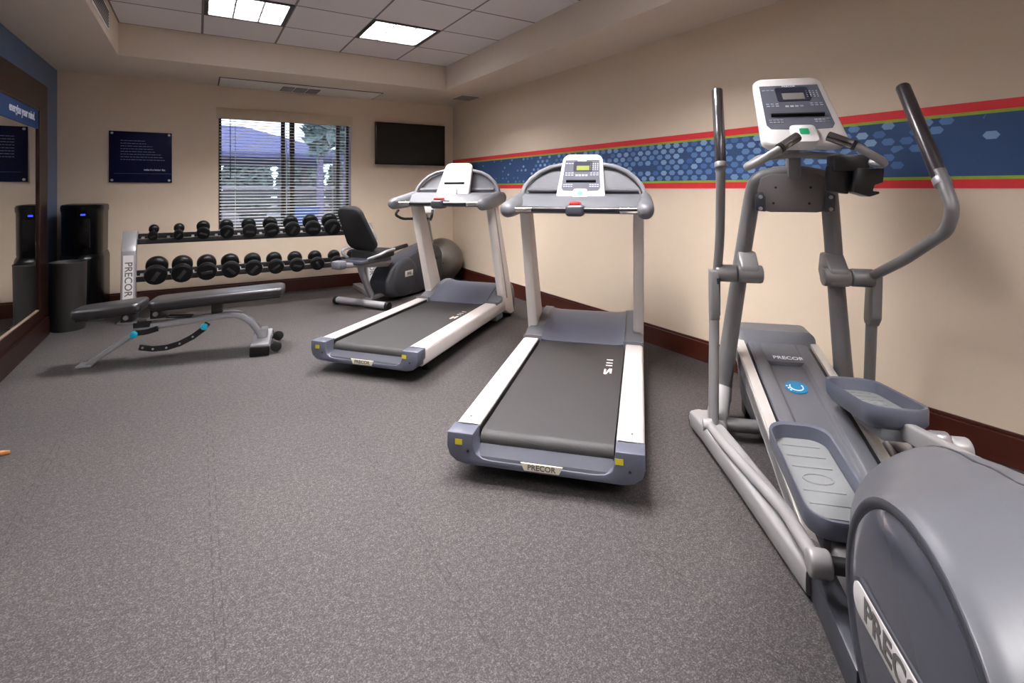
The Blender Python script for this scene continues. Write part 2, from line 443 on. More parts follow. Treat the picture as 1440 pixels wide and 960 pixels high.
# raised tile field with openings for the recessed lamps
LAMPS = [(0.341, 4.54), (1.546, 4.54), (0.341, 2.10), (1.546, 2.10), (0.341, -0.95), (1.546, -0.95)]  # last pair is unseen, added and placed for wall brightness
HX, HY = 0.2975, 0.2975
xs = sorted({TX0 - 0.02, TX1 + 0.02} | {q for x, y in LAMPS for q in (x - HX, x + HX)})
ys = sorted({TY0 - 0.02, TY1 + 0.02} | {q for x, y in LAMPS for q in (y - HY, y + HY)})
b = MB()
for i in range(len(xs) - 1):
    for j in range(len(ys) - 1):
        cx, cy = (xs[i] + xs[i + 1]) / 2, (ys[j] + ys[j + 1]) / 2
        if any(abs(cx - x) < HX and abs(cy - y) < HY for x, y in LAMPS): continue
        b.box((xs[i], ys[j], ZC), (xs[i + 1], ys[j + 1], ZC + 0.02))
struct('ceiling_tiles', b, CEIL)
b = MB()
b.box((XL - 0.1, YF - 0.1, ZS), (TX0, YB + 0.1, ZS + 0.5)); b.box((TX1, YF - 0.1, ZS), (XR + 0.1, YB + 0.1, ZS + 0.5))
b.box((TX0, TY1, ZS), (TX1, YB + 0.1, ZS + 0.5)); b.box((TX0, YF - 0.1, ZS), (TX1, TY0, ZS + 0.5))
struct('ceiling_soffit', b, soffit_paint)
# baseboards with a thin bead along the top
def baseboard(name, lo, hi, axis):
    b = MB(); b.box(lo, (hi[0], hi[1], 0.132), r=0.003)
    if axis == 'y': b.box((lo[0] + 0.006, lo[1], 0.132), (hi[0], hi[1], 0.15), r=0.004)
    else: b.box((lo[0], lo[1] + 0.006, 0.132), (hi[0], hi[1], 0.15), r=0.004)
    struct(name, b, wood_dark)
baseboard('baseboard_right', (XR - 0.018, YF, 0), (XR, YB, 0), 'y')
baseboard('baseboard_back', (XL, YB - 0.018, 0), (XR - 0.018, YB, 0), 'x')

# window: frame, sashes, glass, jamb lining
w = MB()
for x0, x1, d0, d1 in ((WX0, WX0 + 0.035, 0.12, 0.18), (WX1 - 0.035, WX1, 0.12, 0.18), (0.84, 0.885, 0.12, 0.17), (0.935, 0.99, 0.12, 0.18), (1.47, 1.515, 0.12, 0.17)):
    w.box((x0, YB + d0, WZ0), (x1, YB + d1, WZ1), r=0.004)
w.box((WX0, YB + 0.12, WZ0), (WX1, YB + 0.18, WZ0 + 0.04), r=0.004); w.box((WX0, YB + 0.12, WZ1 - 0.04), (WX1, YB + 0.18, WZ1), r=0.004)
w1 = struct('window_1', w, win_frame)
struct('window_pane', MB().box((WX0 + 0.02, YB + 0.148, WZ0 + 0.02), (WX1 - 0.02, YB + 0.152, WZ1 - 0.02)), GLASS, w1)
j = MB()
j.box((WX1 - 0.004, YB + 0.001, WZ0), (WX1 + 0.0, YB + 0.125, WZ1)); j.box((WX0, YB + 0.001, WZ0), (WX0 + 0.004, YB + 0.125, WZ1))
j.box((WX0, YB + 0.001, WZ0), (WX1, YB + 0.125, WZ0 + 0.006))
struct('window_jamb', j, jamb_paint, w1)

# mini blind hung in the window
t = thing('window_blind', 'white horizontal slat blind hanging open in the window behind the dumbbell rack', 'blind', ((WX0 + WX1) / 2, YB - 0.01, 0))
hw = (WX1 - WX0) / 2
MB().box((-hw - 0.02, -0.012, 1.968), (hw + 0.01, 0.01, 2.085), r=0.003).build('valance', valance_mat, t)
s = MB(); n = 36
for k in range(n):
    z = 1.985 - k * 0.0345
    s.prism([(-0.022, -0.003), (0, 0.001), (0.022, -0.001), (0.022, 0.001), (0, 0.003), (-0.022, -0.001)], 'yz', -hw + 0.012, hw - 0.008, M=Matrix.Translation((0, 0.045, z)) @ Matrix.Rotation(R(11), 4, 'X'))
s.build('slats', blind_white, t, smooth=False)
MB().box((-hw + 0.012, 0.022, 0.742), (hw - 0.008, 0.068, 0.752), r=0.003).build('bottom_rail', blind_white, t)
for x in (-0.55, -0.02, 0.5):
    c = MB(); c.cyl((x, 0.022, 0.75), (x, 0.022, 2.0), 0.0018, seg=6); c.cyl((x, 0.068, 0.75), (x, 0.068, 2.0), 0.0018, seg=6); c.build('ladder_cord', blind_white, t)
MB().cyl((-0.6, 0.012, 1.32), (-0.6, 0.012, 2.0), 0.004, seg=8).build('tilt_wand', black_plastic, t)

# left wall: lacquered dark panel with mirror and its header strip; blue trim at the top and end
PX = -1.06
t = MB(); t.box((XL, YF, 0.15), (PX, 5.64, 2.04), r=0.004); pnl = struct('trim_1', t, panel_dark)
t = MB(); t.box((XL, YF, 0), (PX + 0.02, 5.60, 0.15), r=0.004); struct('baseboard_left', t, panel_dark)
t = thing('wall_mirror', 'large wall mirror set in dark lacquered wood panelling on the blue wall', 'mirror', (PX, 3.2, 0))
MB().box((-0.004, -2.6, 0.262), (0.004, 2.108, 1.80)).build('mirror_glass', MIRROR, t, smooth=False)
fb = MB(); fb.box((-0.002, 2.10, 0.24), (0.016, 2.135, 1.82), r=0.003); fb.box((-0.002, -2.6, 1.80), (0.016, 2.10, 1.815), r=0.003); fb.build('mirror_frame', panel_dark, t)
MB().box((-0.002, -2.6, 0.252), (0.014, 2.10, 0.264), r=0.003).build('bottom_ledge', mat('ledge_bronze', (140, 122, 108), 0.35, metal=0.3), t)
t = thing('mirror_header_sign', 'blue strip sign with white lettering across the top of the mirror', 'sign', (PX + 0.005, 3.2, 1.728))
MB().box((0, -2.6, -0.068), (0.006, 2.10, 0.072), r=0.001).build('sign_strip', strip_blue, t)
text('lettering', 'energize your mind.', 0.083, text_white, t, frame((0.0065, 1.68, 0.012), (0, 1, 0), (0, 0, 1)), bold=0.0016, sx=0.93)

# ceiling fittings ---------------------------------------------------------
def lamp(i, x, y, label):
    t = thing('ceiling_light', label, 'ceiling light', (x, y, ZC), 0, 'recessed louvred ceiling lights')
    f = MB(); q = 0.2975; d = 0.03
    f.box((-q, -q, -0.006), (q, -q + d, 0.012)); f.box((-q, q - d, -0.006), (q, q, 0.012))
    f.box((-q, -q + d, -0.006), (-q + d, q - d, 0.012)); f.box((q - d, -q + d, -0.006), (q, q - d, 0.012))
    f.build('frame', black_frame, t, smooth=False)
    h = MB(); i0 = q - 0.012
    for sx, sy in ((1, 0), (-1, 0), (0, 1), (0, -1)):
        if sx: h.box((sx * i0 - 0.003, -i0, 0.0), (sx * i0 + 0.003, i0, 0.135))
        else: h.box((-i0, sy * i0 - 0.003, 0.0), (i0, sy * i0 + 0.003, 0.135))
    h.build('housing', blade_alu, t, smooth=False)
    MB().box((-i0, -i0, 0.128), (i0, i0, 0.134)).build('lamp_panel', tube_emit, t, smooth=False)
    l = MB(); e = i0 - 0.004
    for k in (-1, 1): l.box((k * e / 3 - 0.004, -e, 0.004), (k * e / 3 + 0.004, e, 0.096))
    for k in range(-2, 3): l.box((-e, k * e / 3 - 0.003, 0.004), (e, k * e / 3 + 0.003, 0.045))
    l.build('louver', blade_alu, t, smooth=False)
    c = MB()
    for k in (-1, 1): c.box((k * e / 3 - 0.007, -e, 0.0), (k * e / 3 + 0.007, e, 0.004))
    for k in range(-2, 3): c.box((-e, k * e / 3 - 0.007, -0.001), (e, k * e / 3 + 0.007, 0.003))
    c.build('louver_edge', blade_alu, t, smooth=False)
LL = ['square louvred ceiling light above the window side of the raised ceiling', 'square louvred ceiling light nearer the television and right wall',
      'square louvred ceiling light over the open floor', 'square louvred ceiling light over the nearer treadmill',
      'added unseen square ceiling light behind the camera on the mirror side', 'added unseen square ceiling light behind the camera on the mural side']
for i, (x, y) in enumerate(LAMPS): lamp(i, x, y, LL[i])

t = thing('air_register', 'long pale ceiling air panel with grey grille above the window', 'air vent', (1.0, 6.2, ZS))
f = MB(); f.box((-0.8, -0.2, -0.012), (0.86, 0.27, -0.001), r=0.003); f.build('cover_plate', vent_white, t)
f = MB()
for (a0, c0, a1, c1) in ((-0.815, -0.215, 0.875, -0.203), (-0.815, 0.272, 0.875, 0.28), (-0.815, -0.203, -0.803, 0.272), (0.863, -0.203, 0.875, 0.272)):
    f.box((a0, c0, -0.006), (a1, c1, -0.0005))
f.build('painted_shadow_gap', vent_dark, t, smooth=False)  # dark strips colour in a shaded gap round the plate; nothing is recessed
g = MB()
for k in range(3):
    x0 = -0.2 + k * 0.136
    g.box((x0, -0.08, -0.016), (x0 + 0.122, 0.2, -0.012), mi=0)
    for q in range(9): g.box((x0 + 0.004, -0.075 + q * 0.03, -0.019), (x0 + 0.118, -0.06 + q * 0.03, -0.0155), mi=1)
g.build('grille', [vent_dark, mat('vent_slat_grey', (132, 128, 128), 0.5)], t, smooth=False)

vent_soft = mat('vent_soft_grey', (150, 142, 136), 0.6)
t = thing('ceiling_diffuser', 'small square ceiling vent in the corner above the television', 'air vent', (2.84, 5.75, ZS))
f = MB(); f.box((-0.14, -0.165, -0.008), (0.14, 0.165, -0.0005), r=0.003); f.build('vent_frame', vent_white, t)
g = MB()
for k in range(9): g.box((-0.12, -0.145 + k * 0.034, -0.012), (0.12, -0.128 + k * 0.034, -0.007))
g.build('slats', vent_soft, t, smooth=False)
t = thing('side_register', 'slim air register on the upright face of the ceiling recess above the mirror', 'air vent', (TX0, 4.5, 2.46))
f = MB(); f.box((0.0005, -0.36, -0.085), (0.008, 0.36, 0.085), r=0.003); f.build('vent_frame', vent_white, t)
g = MB()
for k in range(6): g.box((0.007, -0.33, -0.066 + k * 0.022), (0.011, 0.33, -0.054 + k * 0.022))
g.build('slats', vent_dark, t, smooth=False)

# right wall mural -----------------------------------------------------------
t = thing('wall_mural', 'long blue wall mural with hexagons between red and green stripes', 'mural', (XR, 0, 0))
y0, y1, zb, zt = YF + 0.5, YB - 0.002, 1.201, 1.592
MB().box((-0.002, y0, zb + 0.056), (-0.0002, y1, zt - 0.058)).build('blue_band', hexagon_material(), t, smooth=False)
for nm, a, c, m in (('red_stripe', zt - 0.043, zt, mural_red), ('green_stripe', zt - 0.058, zt - 0.043, mural_green), ('green_stripe', zb + 0.041, zb + 0.056, mural_green), ('red_stripe', zb, zb + 0.041, mural_red)):
    MB().box((-0.002, y0, a), (-0.0002, y1, c)).build(nm, m, t, smooth=False)
# wall-mounted things on the back wall ---------------------------------------
t = thing('television', 'black flat television mounted high on the wall beside the window', 'television', ((1.90 + 2.847) / 2, YB - 0.08, 1.773))
MB().box((-0.472, -0.012, -0.268), (0.472, 0.03, 0.268), r=0.005).build('bezel', black_gloss, t)
MB().box((-0.455, -0.0135, -0.245), (0.455, -0.011, 0.252)).build('screen', screen_black, t)
m_ = MB(); m_.box((-0.2, 0.03, -0.13), (0.2, 0.055, 0.13), r=0.004); m_.box((-0.12, 0.05, -0.1), (0.12, 0.079, 0.1)); m_.build('wall_bracket', black_plastic, t)

t = thing('framed_notice', 'navy blue glass notice with faint white text on the back wall above the bin', 'sign', (-0.493, YB - 0.012, 1.52))
MB().box((-0.262, -0.006, -0.258), (0.262, 0.004, 0.258), r=0.002).build('panel', sign_navy, t)
for sx in (-1, 1):
    for sz in (-1, 1):
        MB().cyl((sx * 0.238, -0.016, sz * 0.236), (sx * 0.238, 0.011, sz * 0.236), 0.012, seg=16, bev=0.002).build('standoff', silver_stud, t)
g = MB(); rnd = random.Random(11)
for k, wd in enumerate((0.20, 0.21, 0.265, 0.27, 0.285, 0.34, 0.35, 0.37)):
    x = -0.17; z = 0.165 - k * 0.0275
    while x < -0.17 + wd:
        l = rnd.uniform(0.012, 0.04); g.box((x, -0.0072, z - 0.0028), (min(x + l, -0.17 + wd), -0.0058, z + 0.0028)); x += l + 0.006
g.box((-0.22, -0.0068, -0.168), (0.26, -0.0058, -0.166))
g.build('text_lettering', text_faint, t, smooth=False)
text('lettering', 'make it a better day.', 0.026, text_white, t, frame((0.115, -0.0065, -0.128), (1, 0, 0), (0, 0, 1)), bold=0.0006, sx=0.85)

# ------------------------------------------------------------------ console panels (shared by treadmills and elliptical)
def console_panel(t, base, T, wb, wt, H, style):
    """base = bottom-centre of the panel, T = unit up direction of the sloping face"""
    Tn = Vector(T).normalized(); M = frame(base, (1, 0, 0), Tn)   # local: x right, y up the face, z out towards the user
    shell = MB()
    def ring(scale, z, r):
        cy = H / 2
        return [M @ Vector((p[0] * scale, cy + (p[1] - cy) * scale, z)) for p in rrect(wb, H, r, 6, wt)]
    shell.loft([ring(0.82, -0.055, 0.045), ring(0.97, -0.04, 0.05), ring(1.0, -0.012, 0.05), ring(0.985, -0.002, 0.05), ring(0.95, 0.002, 0.05)])
    sh = shell.build('console', white_plastic, t, ang=50)
    def flat(x0, y0, x1, y1, z, m, name, r=0.0, par=sh):
        o = MB()
        if r: o.prism([(p[0] + (x0 + x1) / 2, p[1] + y0) for p in rrect(x1 - x0, y1 - y0, r)], 'xy', z - 0.002, z, M=M)
        else: o.box((x0, y0, z - 0.002), (x1, y1, z), M=M)
        return o.build(name, m, par)
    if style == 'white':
        flat(-wt * 0.42, H * 0.30, wt * 0.42, H * 0.95, 0.0035, white_plastic, 'display_face', 0.02)  # plain white face stands in for ceiling-lamp glare on the display
    else:
        fc = face_grey
        pts = [(-wb * 0.40, H * 0.27), (-wb * 0.36, H * 0.215), (-wb * 0.18, H * 0.205), (wb * 0.18, H * 0.205), (wb * 0.36, H * 0.215), (wb * 0.40, H * 0.27), (wt * 0.42, H * 0.865), (-wt * 0.42, H * 0.865)]
        MB().prism(pts, 'xy', 0.0015, 0.0035, M=M).build('display_face', fc, sh)
        wl = wt * 0.36
        flat(-wl * 0.58, H * 0.61, wl * 0.72, H * 0.83, 0.005, face_dark, 'display_surround', 0.012)
        flat(-wl * 0.36, H * 0.64, wl * 0.5, H * 0.735, 0.006, lcd_green if style == 'green' else lcd_grey, 'lcd_screen')
        text('brand_print', 'PRECOR', 0.016, text_white, sh, M @ Matrix.Translation((0.0, H * 0.845, 0.0052)), extrude=0.0004)
        k = MB()
        def keys(cx, cy, nx, ny, sx, sy, dx, dy):
            for i in range(nx):
                for j in range(ny):
                    x = cx + (i - (nx - 1) / 2) * dx; y = cy + (j - (ny - 1) / 2) * dy
                    k.box((x - sx / 2, y - sy / 2, 0.003), (x + sx / 2, y + sy / 2, 0.005), M=M)
        keys(-wt * 0.30, H * 0.56, 3, 2, 0.014, 0.005, 0.02, 0.016)
        keys(0, H * 0.535, 4, 1, 0.015, 0.011, 0.021, 0.02)
        keys(wt * 0.30, H * 0.72, 4, 4, 0.007, 0.006, 0.015, 0.014)
        keys(wt * 0.31, H * 0.56, 3, 2, 0.013, 0.004, 0.02, 0.014)
        keys(-wt * 0.31, H * 0.79, 3, 1, 0.015, 0.004, 0.019, 0.02)
        keys(-wb * 0.27, H * 0.32, 4, 2, 0.012, 0.004, 0.016, 0.014)
        keys(wb * 0.27, H * 0.32, 4, 2, 0.012, 0.004, 0.016, 0.014)
        k.build('keypad', print_grey, sh, smooth=False)  # small raised blocks for the console keys, without letters
    l = MB(); lw = wt * 0.36
    l.prism([(0, 0), (0.014, 0.006), (0.014, 0.014), (0, 0.016)], 'yz', -lw, lw, M=M @ Matrix(((1, 0, 0, 0), (0, 0, 1, H * 0.38), (0, 1, 0, 0.002), (0, 0, 0, 1))))
    l.build('book_ledge', ledge_black, sh)
    # lower paddle
    p = MB(); pw = wb * 0.30; ph = H * 0.24
    p.loft([[M @ Vector((a, c - H * 0.0, z)) for a, c in rrect(pw * s_, ph * s_, 0.02)] for z, s_ in ((-0.03, 0.9), (0.012, 1.0), (0.02, 0.93))])
    pd = p.build('button_paddle', white_plastic, sh, ang=50)
    if style != 'white':
        i = MB(); i.prism([(a * 1.0, c + ph * 0.4) for a, c in rrect(pw * 0.36, ph * 0.32, 0.006)], 'xy', 0.0195, 0.0215, M=M)
        i.build('green_icon', green_icon, pd)
    return sh

# ------------------------------------------------------------------ treadmills
def make_treadmill(loc, ang, label, style):
    t = thing('treadmill', label, 'treadmill', loc, R(ang - 90), 'treadmills')
    for s in (-1, 1):
        prof = [(s * 0.285, 0.095), (s * 0.38, 0.085), (s * 0.395, 0.10), (s * 0.395, 0.178), (s * 0.388, 0.194), (s * 0.37, 0.2), (s * 0.285, 0.2)]
        MB().prism(prof, 'xz', 0.05, 1.72, r=0.004, seg=1).build('side_rail', rail_silver, t)
        d = MB(); d.cyl((s * 0.345, 0.13, 0.2), (s * 0.345, 0.13, 0.2012), 0.005, seg=10); d.build('rail_screw', black_plastic, t)
        d = MB(); d.box((s * 0.286 - 0.004, 0.06, 0.16), (s * 0.286 + 0.004, 1.45, 0.192)); d.build('gap_strip', black_plastic, t)
    cap = [(-0.396, 0.2), (-0.397, 0.14), (-0.385, 0.105), (-0.355, 0.082), (-0.31, 0.074), (0.31, 0.074), (0.355, 0.082), (0.385, 0.105), (0.397, 0.14), (0.396, 0.2),
           (0.284, 0.2), (0.284, 0.155), (0.272, 0.122), (0.245, 0.106), (0.2, 0.102), (-0.2, 0.102), (-0.245, 0.106), (-0.272, 0.122), (-0.284, 0.155), (-0.284, 0.2)]
    rc = MB().prism(cap, 'xz', -0.03, 0.07, r=0.006).build('rear_cap', plastic_blue, t)
    MB().prism([(-0.026, 0.103), (0.055, 0.108), (0.055, 0.145), (0.04, 0.13), (-0.02, 0.112)], 'yz', -0.272, 0.272).build('roller_guard', guard_grey, t)
    tr = [(-0.085, 0.115), (0.085, 0.115), (0.07, 0.083), (-0.07, 0.083)]
    np_ = MB().prism(tr, 'xz', -0.0345, -0.0295, r=0.002, seg=1).build('nameplate', cream_plate, t)
    text('lettering', 'PRECOR', 0.03, text_dark, np_, frame((0, -0.035, 0.099), (1, 0, 0), (0, 0, 1)), bold=0.0006)
    for x in (-0.345, 0.30):
        MB().box((x - 0.015, -0.0318, 0.152), (x + 0.015, -0.0295, 0.175)).build('warning_label', yellow_label, rc)
        MB().cyl((x + 0.04, -0.033, 0.13), (x + 0.04, -0.029, 0.13), 0.006, seg=12).build('cap_screw', black_plastic, rc)
    # belt over the rear roller
    pr = [(1.5, 0.175), (0.085, 0.175)]
    for k in range(1, 10):
        a = R(90 + 18 * k); pr.append((0.085 + 0.042 * math.cos(a), 0.133 + 0.042 * math.sin(a)))
    pr += [(0.085, 0.091), (1.5, 0.091)]
    bl = MB().prism(pr, 'yz', -0.276, 0.276).build('running_belt', belt_mat, t)
    g = MB(); zt_ = 0.1756; x0 = 0.20
    g.prism([(x0 - 0.016, 0.86), (x0 - 0.008, 0.86), (x0 + 0.012, 0.93), (x0 + 0.016, 0.955), (x0 + 0.004, 0.955)], 'xy', 0.174, zt_)
    g.box((x0 - 0.022, 0.865, 0.174), (x0 - 0.012, 0.94, zt_)); g.box((x0 + 0.010, 0.88, 0.174), (x0 + 0.02, 0.955, zt_))
    for q in (1.0, 1.045, 1.10): g.box((x0 - 0.018, q, 0.174), (x0 + 0.018, q + 0.012, zt_))
    g.build('printed_logo', belt_print, bl, smooth=False)
    # motor hood: scooped centre, shoulders each side
    prof = [(1.40, 0.178), (1.44, 0.186), (1.52, 0.212), (1.60, 0.24), (1.68, 0.262), (1.76, 0.276), (1.84, 0.282), (1.92, 0.272), (1.97, 0.24), (2.0, 0.18), (2.005, 0.06)]
    rings = []
    for y, z in prof:
        ring = []
        for k in range(17):
            u = -1 + k / 8; edge = max(0, (abs(u) - 0.72) / 0.28)
            ring.append((0.275 * u, y - 0.03 * edge ** 2, z + 0.018 * edge ** 2))
        ring += [(0.275, y, 0.05), (-0.275, y, 0.05)]
        rings.append(ring)
    MB().loft(rings).build('motor_hood', plastic_blue, t, ang=50)
    for s in (-1, 1):
        rings = []
        for y, z in [(1.36, 0.2)] + [(a, c) for a, c in prof]:
            zz = max(0.203, z + 0.016) if y < 1.95 else z
            rings.append([(s * 0.27, y, zz), (s * 0.33, y, zz + 0.004), (s * (0.385 if y < 1.53 else 0.34), y, min(zz, 0.245) ), (s * (0.392 if y < 1.53 else 0.345), y, min(zz, 0.225)), (s * (0.392 if y < 1.53 else 0.345), y, 0.05), (s * 0.27, y, 0.05)])
        MB().loft(rings).build('hood_shoulder', plastic_grey, t, ang=40)
    MB().box((-0.3, 0.08, 0.065), (0.3, 1.95, 0.10), r=0.004).build('base_frame', black_plastic, t)
    for x, y in ((-0.3, 0.25), (0.3, 0.25)):
        MB().cyl((x, y, 0), (x, y, 0.07), 0.028, 0.02, seg=16).build('foot', black_rubber, t)
    for s in (-1, 1):
        MB().cyl((s * 0.30, 1.9, 0.045), (s * 0.36, 1.9, 0.045), 0.045, seg=24, bev=0.006).build('transport_wheel', black_rubber, t)
    # uprights lean back towards the runner
    for s in (-1, 1):
        side = [(1.555, 0.19), (1.60, 0.09), (1.74, 0.03), (1.84, 0.03), (1.77, 0.22), (1.39, 1.07), (1.255, 1.07)]
        u = MB().prism(side, 'yz', s * 0.33, s * 0.396, r=0.008).build('upright', post_cream, t)
        e = MB().prism([(1.612, 0.2), (1.64, 0.2), (1.325, 1.03), (1.297, 1.03)], 'yz', s * 0.395, s * 0.3975).build('edge_strip', post_edge, u)
        if s < 0:
            k = MB(); k.cyl((-0.40, 1.43, 0.76), (-0.385, 1.43, 0.76), 0.014, seg=14, bev=0.003); k.build('adjuster_knob', black_plastic, u)
    # console dashboard: domed back, rim, tray
    dome = [(-0.40, 1.10), (-0.405, 1.16), (-0.385, 1.215), (-0.345, 1.265), (-0.29, 1.31), (-0.22, 1.343), (-0.13, 1.36), (0.13, 1.36), (0.22, 1.343), (0.29, 1.31), (0.345, 1.265), (0.385, 1.215), (0.405, 1.16), (0.40, 1.10)]
    lean = lambda y, z: y + (z - 1.10) * 0.32
    rings = []
    for (dy, sc) in ((0.0, 0.95), (0.05, 1.0), (0.085, 0.97), (0.10, 0.8)):
        rings.append([(x * sc, lean(1.37, z) + dy, 1.10 + (z - 1.10) * sc) for x, z in dome])
    MB().loft(rings).build('dashboard', plastic_grey, t, ang=40)
    MB().tube([(x, lean(1.355, z), z) for x, z in dome], 0.015, seg=12).build('dashboard_rim', rim_grey, t, ang=60)
    tray = [(1.06, 1.055), (1.10, 1.045), (1.40, 1.06), (1.46, 1.10), (1.46, 1.15), (1.36, 1.165), (1.25, 1.145), (1.12, 1.095)]
    tray = [(y + 0.06 if y < 1.2 else y, z) for y, z in tray]
    MB().prism(tray, 'yz', -0.40, 0.40, r=0.012).build('dashboard_tray', plastic_grey, t, ang=40)
    for s in (-1, 1):
        rings = []
        for y, rx, rz_, zc in ((0.955, 0.012, 0.015, 1.07), (0.965, 0.034, 0.036, 1.07), (0.995, 0.046, 0.048, 1.072), (1.08, 0.05, 0.054, 1.078), (1.2, 0.05, 0.06, 1.09), (1.34, 0.045, 0.065, 1.11), (1.47, 0.04, 0.05, 1.12), (1.49, 0.02, 0.03, 1.12)):
            rings.append([(s * 0.405 + rx * math.cos(k * math.pi / 10), y, zc + rz_ * math.sin(k * math.pi / 10)) for k in range(20)])
        MB().loft(rings).build('side_arm', plastic_grey, t, ang=60)
        h = MB(); h.cyl((s * 0.05, 1.02, 1.075), (s * 0.26, 1.02, 1.075), 0.0165, mi=0); h.cyl((s * 0.26, 1.02, 1.075), (s * 0.37, 1.02, 1.075), 0.0185, mi=1)
        h.build('grab_bar', [black_plastic, chrome], t)
        cup = MB().tube([(s * 0.15, lean(1.352, 1.19), 1.19), (s * 0.36, lean(1.352, 1.19), 1.19)], 0.012, seg=10)
        cup.build('pocket_lip', plastic_grey, t)
    pod = MB()
    pod.box((-0.055, 0.985, 1.035), (0.055, 1.10, 1.105), r=0.022, seg=4)
    pod.box((-0.035, 1.05, 1.06), (0.035, 1.30, 1.10), r=0.012)
    pod.build('stop_pod', plastic_dark, t)
    MB().box((-0.032, 1.0, 1.10), (0.032, 1.09, 1.122), r=0.008).build('stop_button', red_clip, t)
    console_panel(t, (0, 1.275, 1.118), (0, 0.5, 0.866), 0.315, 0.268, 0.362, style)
    return t

make_treadmill((1.176, 1.689, 0), 44.5, 'silver and grey treadmill with dark display console, standing nearer the elliptical', 'green')
make_treadmill((0.915, 3.302, 0), 40.0, 'silver and grey treadmill with console face painted white as lamp glare, in front of the recumbent bike', 'white')

